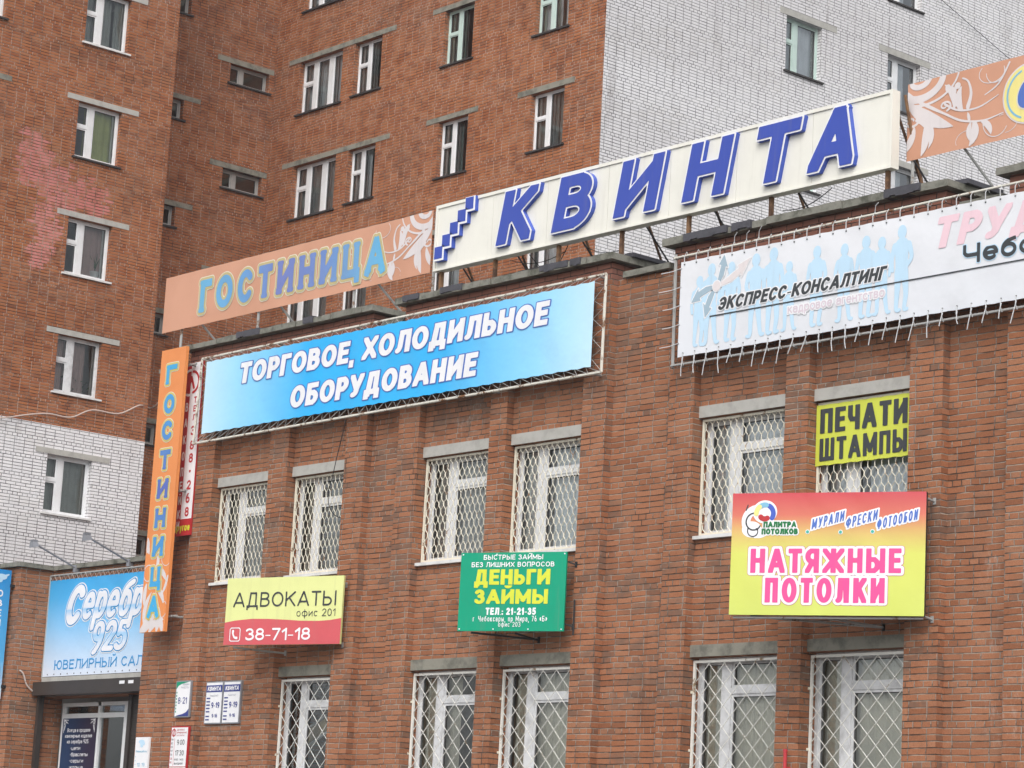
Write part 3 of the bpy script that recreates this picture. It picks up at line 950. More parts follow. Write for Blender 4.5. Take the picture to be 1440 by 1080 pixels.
def diag_grille(F, u0, v0, u1, v1, d):
    b = MB()
    f = 0.03
    for q in ((u0, v0, u0 + f, v1), (u1 - f, v0, u1, v1), (u0 + f, v0, u1 - f, v0 + f), (u0 + f, v1 - f, u1 - f, v1)):
        b.fbox(F, *q, d - 0.014, d + 0.014, 'grille_white')
    st = 0.255
    W, H = u1 - u0, v1 - v0
    for sg in (1, -1):
        c = -H - 1 + (RNG.random() * 0.1)
        while c < W + H + 1:
            # line u = c + sg * v
            ps = []
            for v in (0, H):
                u = c + sg * v
                ps.append((u, v))
            (ua, va), (ub, vb) = ps
            t0, t1 = 0.0, 1.0
            du = ub - ua
            for lim, s in ((0, 1), (W, -1)):
                fa, fb = (ua - lim) * s, (ub - lim) * s
                if fa < 0 and fb < 0:
                    t0, t1 = 1, 0
                elif fa < 0:
                    t0 = max(t0, fa / (fa - fb))
                elif fb < 0:
                    t1 = min(t1, fa / (fa - fb))
            if t1 - t0 > 0.02:
                P = [(ua + du * t, va + (vb - va) * t) for t in (t0, t1)]
                b.tube([F(u0 + p[0], v0 + p[1], d + 0.006 * sg) for p in P], 0.0050, 'grille_white', 5)
            c += st
    for zz in (0.35, 1.05):                     # hinge lugs on the grille frame
        b.fbox(F, u0 - 0.02, v0 + zz, u0 + 0.01, v0 + zz + 0.03, d - 0.01, d + 0.035, 'grille_hex')
    return b


up_cur = ['cur_dim', 'cur_dim', 'cur_grey', 'cur_lace', 'cur_lace', 'cur_lace']
lo_cur = ['cur_dim', None, 'cur_beige', 'cur_beige', 'cur_beige', 'cur_beige']
for i, (a, c) in enumerate(bays):
    for up in (1, 0):
        if not up and i == 0:
            continue                              # blank wall behind the plaques
        z0, z1 = ZU if up else ZL
        cu_ = (up_cur if up else lo_cur)[i]
        if up:
            cl = [(cu_, (0.26, 0.42) if i % 2 else (0.30, 0.38))] if cu_ else []
        else:
            cl = [(cu_, None if i > 2 else (0.5, 1.0))] if cu_ else []
        wn = window(office, FW, (a, z0, c, z1), 'office', inset=0.15, fmat='frame_white' if up else 'frame_old', lintel=(a + 0.002, z1 + 0.002, c - 0.002, z1 + 0.148), lmat='concrete' if up else 'concrete_dark',
                    sill='sill_white' if up else 'sill_dark', sillw=-0.004, curtains=cl, glass='glass', vent=0.27, mull=[(0.27, 0.36)], lin_out=0.018)
        g = (hex_grille if up else diag_grille)(FW, a + 0.012, z0 + 0.01, c - 0.012, z1 - (0.012 if up else 0.035), -0.055)
        g.build('grille', wn)

# ---------------------------------------------------------------- nine-storey apartment block behind
XW, XS, YL, XN = -50.6, -53.1, 37.1, -40.38
apt = thing('apartment_building', 'tall red brick apartment block with white brick end wall and concrete window lintels', 'building', (-50, YL, GZ))
FA, FS_, FLm, FN = FX(XW), FX(XS), FY(YL), FX(XN)
TOP = 27.0
ks = range(-6, 4)
rows = [2.8 * k for k in ks]
win = []
for k in ks:
    dz = 2.8 * k
    win.append((FA, (29.87, 16.41 + dz, 31.07, 17.755 + dz), 'two', (29.55, 17.757 + dz, 31.52, 17.885 + dz), 'A', k))
    win.append((FA, (26.54, 16.41 + dz, 27.74, 17.755 + dz), 'two', (26.2, 17.757 + dz, 28.06, 17.885 + dz), 'A0', k))
    win.append((FS_, (35.72, 17.42 + dz, 36.95, 17.935 + dz), 'slit', (35.3, 17.937 + dz, 37.09, 18.075 + dz), 'S', k))
    win.append((FS_, (33.3, 16.07 + dz, 34.38, 16.6 + dz), 'slit', (32.9, 16.602 + dz, 34.88, 16.73 + dz), 'S0', k))
    win.append((FLm, (-51.95, 16.64 + dz, -50.15, 18.06 + dz), 'three', (-52.43, 18.062 + dz, -49.9, 18.195 + dz), 'La', k))
    win.append((FLm, (-49.64, 16.68 + dz, -48.55, 18.06 + dz), 'half', (-49.898, 18.062 + dz, -48.0, 18.195 + dz), 'Lb', k))
    win.append((FLm, (-46.12, 16.70 + dz, -45.03, 18.10 + dz), 'half', (-46.58, 18.102 + dz, -44.67, 18.225 + dz), 'Lc', k))
    win.append((FLm, (-42.79, 16.73 + dz, -41.65, 18.11 + dz), 'half', (-43.26, 18.112 + dz, -41.32, 18.25 + dz), 'Ld', k))
    win.append((FN, (42.99, 16.92 + dz, 44.25, 18.30 + dz), 'two', (42.75, 18.302 + dz, 44.78, 18.46 + dz), 'N1', k))
    win.append((FN, (46.70, 16.92 + dz, 47.95, 18.30 + dz), 'two', (46.35, 18.302 + dz, 48.33, 18.46 + dz), 'N2', k))


def hol(F, lo=GZ + 0.5):
    return [wd[1] for wd in win if wd[0] is F and wd[1][1] > lo and wd[1][3] < TOP - 0.3]


b = MB()
wall(b, FA, 18, 32.44, 10.02, TOP, [h for h in hol(FA) if h[1] > 10], 'brick_wing')
b.build('wing_wall', apt)
b = MB()
wall(b, FA, 18, 32.44, GZ, 10.02, [h for h in hol(FA) if h[3] < 10.02], 'brick_white')
b.build('lower_wing_wall', apt)
b = MB()
wall(b, frame((0, 32.44, 0), (-1, 0, 0), (0, 1, 0)), -XW, -XS, GZ, TOP, [], 'brick_hotel')
wall(b, FS_, 32.44, YL, GZ, TOP, hol(FS_), 'brick_hotel')
b.build('stairwell_wall', apt)
b = MB()
wall(b, FLm, XS, XN, GZ, TOP, hol(FLm), 'brick_hotel')
b.build('red_wall', apt)
b = MB()
wall(b, FN, YL, 63, GZ, TOP, hol(FN), 'brick_white', rmat='brick_white')
b.build('white_wall', apt)
b = MB()
wall(b, frame((0, 63, 0), (-1, 0, 0), (0, 1, 0)), -XN, 68, GZ, TOP, [], 'brick_white')
wall(b, frame((-68, 0, 0), (0, -1, 0), (-1, 0, 0)), -63, -18, GZ, TOP, [], 'brick_hotel')
wall(b, FY(18), -68, XW, GZ, TOP, [], 'brick_hotel')
b.build('rear_wall', apt)
b = MB()
b.face(((-68, 18, TOP), (XW, 18, TOP), (XW, 32.44, TOP), (XS, 32.44, TOP), (XS, YL, TOP), (XN, YL, TOP), (XN, 63, TOP), (-68, 63, TOP)), 'roof')
b.build('roof', apt)
b = MB()
for k in range(-6, 5):
    z = 15.65 + 2.8 * k
    b.box((-67.8, 18.2, z), (XW - 0.3, 32.2, z + 0.15), 'floor_slab')
    b.box((-67.8, 32.3, z), (XS - 0.3, YL, z + 0.15), 'floor_slab')
    b.box((-67.8, YL + 0.3, z), (XN - 0.3, 62.8, z + 0.15), 'floor_slab')
b.box((XW - 3.4, 18.2, GZ), (XW - 3.3, 32.2, TOP - 0.1), 'room')
b.box((XS - 3.4, 32.5, GZ), (XS - 3.3, YL, TOP - 0.1), 'room')
b.box((XS, YL + 3.3, GZ), (XN - 3.4, YL + 3.4, TOP - 0.1), 'room')
b.box((XN - 3.4, YL + 3.4, GZ), (XN - 3.3, 62.8, TOP - 0.1), 'room')
for x in (-49.9, -47.6, -44.0):
    b.box((x, YL + 0.3, GZ), (x + 0.1, YL + 3.3, TOP - 0.1), 'room')
b.build('room_partition', apt)
curs = {'A': [['cur_pinkish', 'cur_dim'], ['cur_green'], ['cur_dim'], ['cur_teal']], 'La': [['cur_dim'], ['cur_pinkish'], ['cur_grey']]}
for F, r, st, lin, col, k in win:
    if r[1] < GZ + 0.5 or r[3] > TOP - 0.3:
        continue
    seen = {'A': k >= -4, 'A0': k in (0, 1), 'S': k >= -2, 'S0': k >= -5, 'La': k >= -2, 'Lb': k >= -2, 'Lc': k >= -2, 'Ld': k >= -2, 'N1': k >= -1, 'N2': k >= -1}[col]
    if not seen:                                  # behind the office building: a plain closed window keeps the opening shut
        bb = MB()
        bb.fbox(F, r[0], r[1], r[2], r[3], -0.2, -0.13, 'frame_old')
        bb.build('window', apt)
        continue
    fm = 'frame_white'
    sl_ = 'sill_dark'
    cs = []
    if col == 'A':
        cs = {1: [('cur_dim', (0.70, 0.78))], 0: [('cur_green', (0.0, 0.28))], -1: [('cur_pinkish', (0.0, 0.35))], -2: [('cur_pinkish', (0.78, 1.0))], -3: [('cur_dim', None)], 2: ['cur_teal']}.get(k, ['cur_dim'])
        sl_ = 'sill_dark' if k == 0 else 'sill_white'
        fm = 'frame_old' if k == -2 else 'frame_white'
    elif col in ('La', 'Lb', 'Lc', 'Ld'):
        cs = [(RNG.choice(['cur_dim', 'cur_teal', 'cur_grey', 'cur_lace']), (0.55, 0.62 + RNG.random() * 0.3))]
        if k == -1:
            cs = [(RNG.choice(['cur_grey', 'cur_lace']), (0.0, 0.2))]
        if (col == 'Lc' and k >= 1) or (col == 'Ld' and k >= 1):
            fm = 'frame_green'
    elif col in ('N1', 'N2'):
        cs = [('cur_lace', (0.72, 1.0) if col == 'N2' else None)]
        if col == 'N1' or k == 0:
            fm = 'frame_green' if col == 'N1' else 'frame_old'
    if col in ('S', 'S0'):
        fm = 'frame_grey'
    window(apt, F, r, st, inset=0.14, fmat=fm, lintel=lin, lmat='concrete' if col in ('A', 'N1', 'N2') else 'concrete_dark', sill=sl_, sillw=0.07, curtains=cs, glass='glass_lit' if col in ('N1', 'N2') else 'glass_wing' if col == 'A' else 'glass')

# ---------------------------------------------------------------- jewellery shop annex between the two
annex = thing('shop_annex', 'low red brick shop annex with corner pier and roller shutter beside the office building', 'building', (-36.5, 22.85, GZ))
YA, XP = 22.85, -38.13
FAn = FY(YA)
b = MB()
wall(b, FAn, -38.135, -34.21, GZ, 5.05, [(-38.1, GZ + 0.1, -34.3, 2.9)], 'brick_front', depth=0.35)
b.build('annex_wall', annex)
b = MB()
wall(b, FY(22.2), -44, XP, GZ, 5.05, [], 'brick_front')
wall(b, FX(XP), 22.2, 22.85, GZ, 5.05, [], 'brick_front')
pr = b.build('corner_pier', annex)
b = MB()
for k in range(6):
    b.box((-44 + k * 0.98, 22.12, 5.052), (-44 + k * 0.98 + 0.975, 23.3, 5.13 + RNG.uniform(-0.005, 0.005)), 'coping')
b.box((XP - 0.005, 22.12, 5.052), (XP + 0.07, 22.78, 5.128), 'coping')
b.build('coping', pr)
b = MB()
for k in range(4):
    b.box((-38.05 + k * 0.96, 22.785 + RNG.uniform(-0.01, 0.01), 5.052), (-38.05 + k * 0.96 + 0.955, 23.3, 5.125 + RNG.uniform(-0.01, 0.008)), 'coping')
b.build('annex_coping', annex)
b = MB()
b.face(((-44, 23.2, 5.0), (-34.21, 23.2, 5.0), (-34.21, 30, 5.0), (-44, 30, 5.0)), 'roof')
b.box((-44, 25.6, GZ), (-34.3, 25.7, 5.0), 'room')
b.build('roof', annex)
b = MB()
F3 = FY(22.62)
b.box((-38.1, 22.60, 2.905), (-34.22, 22.84, 3.13), 'shutter')
n = 8
for i in range(n):                                # rounded underside of the shutter box
    a0, a1 = math.pi / 2 * i / n, math.pi / 2 * (i + 1) / n
sb = b.build('shutter_box', annex)
b = MB()
for k in range(2):
    b = MB()
    b.fbox(FY(22.60), -35.42 + k * 0.26, 3.035, -35.27 + k * 0.26, 3.085, 0.0, 0.004, 'white')
    b.build('paper_sticker', sb)
b = MB()
b.box((-38.09, 22.70, GZ), (-38.02, 22.80, 2.905), 'shutter')
b.build('shutter_guide', annex)
b = MB()
b.box((-35.66, 22.95, GZ), (-35.56, 23.1, 2.9), 'shutter')
zz = GZ
while zz < 2.85:
    b.box((-35.56, 22.985, zz), (-34.3, 23.03, zz + 0.062), 'shutter')
    b.box((-35.56, 23.0, zz + 0.062), (-34.3, 23.02, zz + 0.07), 'shutter')
    zz += 0.07
b.build('roller_shutter', annex)
b = MB()
FG = FY(23.15)
for q in ((-37.98, GZ, -37.90, 2.82), (-36.86, GZ, -36.79, 2.82), (-36.06, GZ, -35.7, 2.82), (-37.90, 2.76, -36.06, 2.82), (-37.90, 2.56, -36.86, 2.64), (-36.79, 2.56, -36.06, 2.64)):
    b.fbox(FG, *q, -0.06, 0.0, 'frame_white')
sw_ = b.build('shop_window', annex)
b = MB()
for q in ((-37.90, GZ, -36.86, 2.56), (-36.79, GZ, -36.06, 2.56), (-37.90, 2.64, -36.86, 2.76), (-36.79, 2.64, -36.06, 2.76)):
    b.fbox(FG, *q, -0.045, -0.04, 'glass')
b.build('pane', sw_)

# ---------------------------------------------------------------- signs
def board(name, F, parent, u0, v0, u1, v1, d0, d1, mat, edge=None):
    b = MB()
    b.fbox(F, u0, v0, u1, v1, d0, d1 - 0.002, edge or mat)
    b.face((F(u0, v0, d1), F(u1, v0, d1), F(u1, v1, d1), F(u0, v1, d1)), mat)
    return b.build(name, parent)


def lace(b, F, a, c, n, d, mat='cord', r=0.004):
    """zigzag cord between two lines a=(p, q) and c=(p, q)"""
    pts = []
    for i in range(n + 1):
        (pa, qa) = a if i % 2 == 0 else c
        t = min(1, (i + RNG.uniform(-0.15, 0.15)) / n) if 0 < i < n else i / n
        pts.append(F(pa[0] + (qa[0] - pa[0]) * t, pa[1] + (qa[1] - pa[1]) * t, d + RNG.uniform(0, 0.01)))
    b.tube(pts, r, mat, 4)


def cloth(name, F, parent, u0, v0, u1, v1, mat, nu, sag=0.012, depth=0.004):
    """stretched vinyl with scalloped edges and shallow puckers"""
    b = MB()
    nv = 6
    def g(i, j):
        t, s = i / nu, j / nv
        u = u0 + (u1 - u0) * t
        v = v0 + (v1 - v0) * s
        v += sag * math.sin(math.pi * (t * nu / 2)) ** 2 * (1 if s < 0.5 else -1) * (abs(2 * s - 1) ** 4) * (0 if i in (0, nu) else 1)
        return F(u, v, -depth * 0.5 * (1 + math.sin(t * nu * 1.7) * math.cos(s * 5)))
    for i in range(nu):
        for j in range(nv):
            b.face((g(i, j), g(i + 1, j), g(i + 1, j + 1), g(i, j + 1)), mat)
    return b.build(name, parent, True)


# --- KVINTA roof sign
FK = FY(22.15)
kv = thing('roof_sign', 'long cream roof sign with raised blue KVINTA letters and blue stepped squares', 'sign', (-23.2, 22.15, 8.25))
b = MB()
seams = [-27.41, -26.22, -25.09, -23.90, -22.75, -21.57, -20.31, -19.07]
for a, c in zip(seams, seams[1:]):
    b.fbox(FK, a + 0.003, 8.60, c - 0.003, 9.53, -0.10, 0.0, 'cream')
b.build('panel', kv)
b = MB()
for q in ((-27.45, 8.585, -19.05, 8.61), (-27.45, 9.50, -19.05, 9.545), (-27.45, 8.61, -27.41, 9.50), (-19.09, 8.61, -19.05, 9.50)):
    b.fbox(FK, *q, -0.12, 0.018, 'cream')
b.build('border_trim', kv)
LB = dict(K=('К', -26.05, -25.20), V=('В', -24.92, -24.05), I=('И', -23.72, -22.78), N=('Н', -22.46, -21.56), T=('Т', -21.18, -20.42), A=('А', -20.33, -19.46))
for ch, a, c in LB.values():
    b = MB()
    sh = 0.215
    if ch == 'Т':
        a -= 0.12
    text(b, FK, ch, (a, 8.725, c, 9.47), 0.285, [(0.024, 0.068, 'white', (0.0, 'kv_side')), (-0.002, 0.073, 'kv_blue', None)], shear=sh, res=56, hq=1.3)
    b.build('letter', kv)
for i in range(5):
    b = MB()
    u, z = -27.365 + 0.153 * i, 8.705 + 0.155 * i
    b.fbox(FK, u, z, u + 0.21, z + 0.215, 0.0, 0.075 - 0.003 * i, 'kv_side')
    b.fbox(FK, u, z, u + 0.21, z + 0.215, 0.075 - 0.003 * i, 0.079 - 0.003 * i, 'white')
    b.fbox(FK, u + 0.008, z + 0.03, u + 0.178, z + 0.205, 0.079 - 0.003 * i, 0.082 - 0.003 * i, 'kv_blue')
    b.build('stepped_square', kv)
for i in range(7):
    x = -27.3 + i * 1.22 if i else -27.36
    x = [-27.36, -26.2, -24.9, -23.68, -22.45, -21.03, -18.99 - 0.18][i]
    b = MB()
    b.box((x - 0.022, 22.2, 8.24), (x + 0.022, 22.25, 8.62), 'rust')
    b.box((x - 0.02, 22.252, 8.6), (x + 0.02, 22.30, 9.5), 'pipe_grey')
    b.tube([(x, 22.29, 9.45), (x + 0.05, 23.4, 7.5)], 0.018, 'rust')
    b.build('support_post', kv)
    b = MB()
    b.tube([(x + 0.35, 22.27, 8.66), (x + 0.6, 23.2, 7.5)], 0.013, 'black')
    b.build('brace', kv)
b = MB()
b.fbox(FK, -27.42, 8.60, -19.08, 8.63, -0.16, -0.125, 'pipe_grey')
b.tube([FK(-19.0, 9.5, -0.15), FK(-18.98, 8.9, -0.3), FK(-18.9, 8.25, -0.45)], 0.02, 'rust')
b.build('rear_frame', kv)
b = MB()
for (p, q, sag) in (((-26.1, 8.6), (-24.95, 8.55), 0.1), ((-24.6, 8.57), (-23.9, 8.4), 0.06), ((-25.7, 8.62), (-25.35, 8.3), 0.0), ((-21.0, 8.45), (-20.2, 8.6), 0.08), ((-25.2, 8.3), (-24.85, 8.75), 0.05)):
    pts = []
    for i in range(9):
        t = i / 8
        pts.append((p[0] + (q[0] - p[0]) * t, 22.4, p[1] + (q[1] - p[1]) * t - sag * math.sin(math.pi * t)))
    b.tube(pts, 0.006, 'wire', 4)
b.build('cable', kv)

# --- ornament used on the orange hotel signs: scrolls, stems and leaves in a 1 x 1 square
def spiral(cx, cy, r0, r1, a0, a1, w0, w1, n=26):
    return ('cap', [(cx + (r0 + (r1 - r0) * i / n) * math.cos(R(a0 + (a1 - a0) * i / n)), cy + (r0 + (r1 - r0) * i / n) * math.sin(R(a0 + (a1 - a0) * i / n)), w0 + (w1 - w0) * i / n) for i in range(n + 1)])


def leafp(x, y, ang, L, wd, bend=0.0, n=12):
    p = []
    for i in range(n + 1):
        t = i / n
        a = R(ang) + bend * t
        p.append((x + L * t * math.cos(a), y + L * t * math.sin(a), max(0.003, wd * math.sin(math.pi * min(1, t * 0.92 + 0.08)) ** 0.8)))
    return ('cap', p)


def flourish(mx=False):
    P = [spiral(0.86, 1.02, 0.40, 0.30, 185, 330, 0.012, 0.02), spiral(0.90, 1.0, 0.28, 0.20, 175, 330, 0.045, 0.05), spiral(0.90, 1.02, 0.14, 0.05, 170, 360, 0.04, 0.03),
         ('cap', [(0.0, 0.34, 0.006), (0.2, 0.30, 0.010), (0.42, 0.36, 0.013), (0.6, 0.5, 0.014), (0.72, 0.6, 0.02)]),
         ('cap', [(0.05, 0.58, 0.005), (0.25, 0.48, 0.010), (0.45, 0.5, 0.012), (0.6, 0.62, 0.014)]),
         ('cap', [(0.72, 0.6, 0.02), (0.88, 0.74, 0.02), (1.0, 0.88, 0.02)]),
         leafp(0.98, 0.72, 235, 0.62, 0.085, -0.25), leafp(0.90, 0.50, 200, 0.42, 0.05, 0.9), leafp(0.80, 0.42, 262, 0.40, 0.055, 0.25), leafp(0.92, 0.40, 275, 0.36, 0.05, 0.35),
         spiral(0.95, 0.5, 0.085, 0.025, 150, 520, 0.016, 0.012), spiral(0.60, 0.60, 0.07, 0.02, 250, -120, 0.014, 0.010),
         leafp(0.42, 0.5, 60, 0.30, 0.05, 0.5), leafp(0.50, 0.55, 95, 0.34, 0.045, -0.4), ('ell', 0.52, 0.76, 0.055, 0.055), ('ell', 0.47, 0.82, 0.045, 0.04), ('ell', 0.57, 0.82, 0.04, 0.045),
         ('cap', [(0.36, 0.52, 0.03), (0.33, 0.68, 0.02), (0.36, 0.84, 0.012), (0.42, 0.90, 0.01)]),
         leafp(0.30, 0.31, 250, 0.30, 0.055, 0.5), leafp(0.33, 0.30, 290, 0.26, 0.04, -0.5), leafp(0.22, 0.30, 215, 0.22, 0.04, 0.5), leafp(0.34, 0.33, 80, 0.12, 0.022),
         spiral(0.12, 0.88, 0.13, 0.13, 170, 400, 0.005, 0.005), spiral(0.36, 0.10, 0.12, 0.12, -20, 140, 0.004, 0.004), spiral(-0.02, 0.2, 0.12, 0.12, 60, 270, 0.004, 0.004)]
    return P


def xform(P, fx, fy, s):
    """map a 1 x 1 design onto the sign"""
    o = []
    for p in P:
        if p[0] == 'cap':
            o.append(('cap', [(fx(x, y), fy(x, y), r * s) for x, y, r in p[1]]))
        elif p[0] == 'ell':
            o.append(('ell', fx(p[1], p[2]), fy(p[1], p[2]), p[3] * s, p[4] * s))
    return o


M['hotel_word'] = vgrad('hotel_word_print', [(0.0, (0.14, 0.40, 0.62)), (0.22, (0.13, 0.33, 0.60)), (0.45, (0.16, 0.20, 0.48)), (0.68, (0.15, 0.24, 0.52)), (0.9, (0.15, 0.38, 0.62)), (1.0, (0.12, 0.42, 0.66))], 'x', -33.4, -28.7, 0.6)
M['hotel_word_tall'] = vgrad('hotel_vertical_print', [(0.0, (0.05, 0.42, 0.72)), (0.25, (0.06, 0.30, 0.62)), (0.5, (0.10, 0.14, 0.44)), (0.72, (0.08, 0.26, 0.58)), (1.0, (0.05, 0.38, 0.68))], 'z', 3.9, 7.95, 0.5)
FO = FY(22.25)
hb = thing('roof_banner', 'faded orange roof banner with blue hotel lettering, left of the cream sign', 'banner', (-31, 22.25, 8.25))
cloth('banner_cloth', FO, hb, -34.46, 8.63, -27.66, 9.55, 'orange_cloth', 30, sag=0.003, depth=0.006)
b = MB()
for p in ('ГОСТИНИЦА',):
    text(b, FO, p, (-33.42, 8.835, -28.72, 9.35), 0.21, [(0.062, 0.003, 'tanlight', None), (0.048, 0.006, 'tan', None), (0.008, 0.009, 'hotel_word', None)], sp=0.30, res=26, serif=0.42)
b.build('lettering', hb)
b = MB()
fl = xform(flourish(), lambda x, y: -28.95 + x * 1.29, lambda x, y: 8.63 + y * 0.92, 0.95)
field(b, FO, (-29.05, 8.632, -27.662, 9.548), 0.0085, fl, [(0, 0.0015, 'floral')])
fl2 = [leafp(-29.75, 9.28, 60, 0.14, 0.03), leafp(-29.78, 9.27, 110, 0.12, 0.03), ('cap', [(-29.55, 9.2, 0.006), (-29.4, 9.1, 0.006), (-29.3, 9.0, 0.01)]), leafp(-29.45, 8.95, 250, 0.25, 0.05, 0.4)]
field(b, FO, (-30.0, 8.7, -29.06, 9.5), 0.0085, fl2, [(0, 0.0015, 'floral')])
b.build('flourish', hb)
for x in (-33.95, -31.85, -29.45, -27.62):
    b = MB()
    b.tube([(x, 22.29, 8.24), (x, 22.29, 9.54)], 0.022, 'pipe_grey')
    b.build('support_post', hb)
    if x < -28:
        b = MB()
        b.tube([(x + 0.55, 22.29, 8.66), (x + 1.05, 23.3, 7.5)], 0.018, 'pipe_grey')
        b.build('brace', hb)

FO2 = FY(22.4)
hb2 = thing('roof_banner', 'faded orange roof banner with white flourish and yellow round badge, right of the cream sign', 'banner', (-16, 22.4, 8.25))
cloth('banner_cloth', FO2, hb2, -19.046, 8.715, -13.0, 9.663, 'orange_cloth', 26, sag=0.003, depth=0.006)
b = MB()
fl = xform(flourish(), lambda x, y: -19.05 + (1 - x) * 1.42, lambda x, y: 8.715 + y * 0.95, 1.0)
field(b, FO2, (-19.044, 8.717, -17.3, 9.661), 0.0085, fl + [spiral(-17.75, 9.55, 0.13, 0.13, 180, 380, 0.005, 0.005), spiral(-17.72, 8.95, 0.2, 0.16, 170, 330, 0.006, 0.005), ('cap', [(-17.9, 9.3, 0.006), (-17.7, 9.4, 0.01), (-17.55, 9.62, 0.012)])], [(0, 0.0015, 'floral')])
b.build('flourish', hb2)
b = MB()
for rx, mat, d in ((0.36, 'floral', 0.003), (0.34, 'badge', 0.005)):
    field(b, FO2, (-17.75, 8.8, -16.8, 9.65), 0.012, [('ell', -17.28, 9.20, rx, rx)], [(0, d, mat)])
field(b, FO2, (-17.75, 8.8, -16.8, 9.65), 0.010, [spiral(-17.28, 9.20, 0.29, 0.29, 110, 250, 0.012, 0.012)], [(0, 0.007, 'badge_rim')])
text(b, FO2, 'О', (-17.46, 9.03, -17.1, 9.38), 0.28, [(0.018, 0.008, 'tanlight', None), (0, 0.010, 'outline_blue', None)], shear=0.25)
b.build('round_badge', hb2)
for x in (-18.98, -17.0, -15.0):
    b = MB()
    b.tube([(x, 22.44, 8.24), (x, 22.44, 9.6)], 0.022, 'pipe_grey')
    b.build('support_post', hb2)
    b = MB()
    b.tube([(x + 0.75, 22.44, 8.75), (x + 1.25, 23.4, 7.5)], 0.018, 'pipe_grey')
    b.build('brace', hb2)

# --- tall orange hotel sign at the corner
FV = FY(21.80)
vs = thing('vertical_sign', 'tall narrow orange hotel sign with stacked blue letters at the building corner', 'sign', (-33.37, 21.88, 3.70))
board('sign_box', FV, vs, -33.715, 3.70, -33.035, 8.165, -0.055, 0.0, 'orange_print', edge='orange_print')
b = MB()
for ch, z in zip('ГОСТИНИЦА', (7.755, 7.28, 6.86, 6.395, 5.938, 5.478, 5.03, 4.56, 4.105)):
    text(b, FV, ch, (-33.375 - 0.145, z - 0.155, -33.375 + 0.14, z + 0.15), 0.25, [(0.042, 0.003, 'tanlight', None), (0.031, 0.006, 'gold_edge', None), (0.003, 0.009, 'hotel_word_tall', None)], res=24, serif=0.36)
b.build('lettering', vs)
b = MB()
fl = [leafp(-33.70, 3.72, 20, 0.6, 0.10, 0.6), leafp(-33.45, 3.70, 60, 0.42, 0.06, -0.6), leafp(-33.25, 3.72, 75, 0.40, 0.07, 0.3), leafp(-33.1, 3.70, 100, 0.36, 0.06, 0.4), leafp(-33.62, 3.85, 100, 0.5, 0.05, -0.5), leafp(-33.12, 4.15, 110, 0.42, 0.05, 0.5), leafp(-33.10, 4.5, 120, 0.34, 0.045, 0.4),
      spiral(-33.60, 4.62, 0.13, 0.12, 60, 330, 0.008, 0.008), spiral(-33.15, 4.05, 0.15, 0.13, 150, 420, 0.007, 0.007), spiral(-33.12, 4.85, 0.15, 0.12, 120, 400, 0.006, 0.006), leafp(-33.68, 4.95, 70, 0.24, 0.04, 0.4), leafp(-33.62, 4.93, 110, 0.2, 0.035), leafp(-33.62, 4.45, 250, 0.35, 0.05, 0.3), ('cap', [(-33.36, 4.86, 0.03), (-33.35, 4.78, 0.04), (-33.38, 4.74, 0.02)]),
      ('cap', [(-33.05, 4.55, 0.02), (-33.1, 4.4, 0.03), (-33.16, 4.3, 0.015)])]
field(b, FV, (-33.713, 3.702, -33.037, 5.3), 0.009, fl, [(0, 0.0015, 'floral')])
b.build('flourish', vs)
for z in (3.95, 5.9, 7.9):
    b = MB()
    b.tube([(-33.1, 21.93, z), (-33.1, 22.2, z)], 0.02, 'pipe_grey')
    b.tube([(-33.6, 21.93, z), (-33.6, 22.2, z)], 0.02, 'pipe_grey')
    b.tube([(-33.62, 21.97, z), (-32.97, 21.97, z)], 0.018, 'pipe_grey')
    b.build('bracket', vs)

# --- red and white phone strip behind it
FPh = FY(22.045)
ph = thing('phone_banner', 'narrow red and white banner with the phone number 388-268 behind the tall orange sign', 'banner', (-33.1, 22.06, 5.21))
b = MB()
b.fbox(FPh, -33.40, 5.21, -32.90, 7.95, -0.03, -0.002, 'phone_red')
b.face((FPh(-33.40, 5.21), FPh(-33.20, 5.21), FPh(-33.20, 7.95), FPh(-33.40, 7.95)), 'phone_red')
b.face((FPh(-33.20, 5.47), FPh(-32.90, 5.47), FPh(-32.90, 7.95), FPh(-33.20, 7.95)), 'white')
b.face((FPh(-33.20, 5.21), FPh(-32.90, 5.21), FPh(-32.90, 5.47), FPh(-33.20, 5.47)), 'phone_red')
b.build('banner_cloth', ph)
b = MB()
for ch, z in zip('ТЕЛ388•268', (7.349, 7.21, 7.07, 6.86, 6.63, 6.425, 6.22, 6.0, 5.79, 5.58)):
    s_ = 0.05 if ch in 'ТЕЛ' else 0.075
    text(b, FPh, ch, (-33.035 - s_ * 0.75, z - s_, -33.035 + s_ * 0.75, z + s_), 0.2, [(0, 0.003, 'phone_red', None)], res=16)
for ch, z in zip('ВАКОПЕЙКИ', (7.25, 7.0, 6.73, 6.47, 6.22, 6.0, 5.77, 5.55, 5.37)):
    text(b, FPh, ch, (-33.29, z - 0.07, -33.215, z + 0.07), 0.16, [(0, 0.003, 'white', None)], res=16)
text(b, FPh, 'другое', (-33.36, 5.28, -32.92, 5.40), 0.2, [(0, 0.003, 'sign_yellow', None)], res=14)
b.build('lettering', ph)
b = MB()
field(b, FPh, (-33.4, 7.35, -32.92, 7.94), 0.01, [spiral(-33.22, 7.64, 0.2, 0.2, 0, 360, 0.02, 0.02)], [(0, 0.003, 'white')])
field(b, FPh, (-33.4, 7.35, -32.92, 7.94), 0.01, [('cap', [(-33.3, 7.5, 0.03), (-33.18, 7.7, 0.03)]), ('cap', [(-33.1, 7.55, 0.025), (-33.18, 7.72, 0.025)]), spiral(-33.15, 7.64, 0.17, 0.17, -80, 90, 0.02, 0.02)], [(0, 0.005, 'phone_red')])
b.build('emblem', ph)

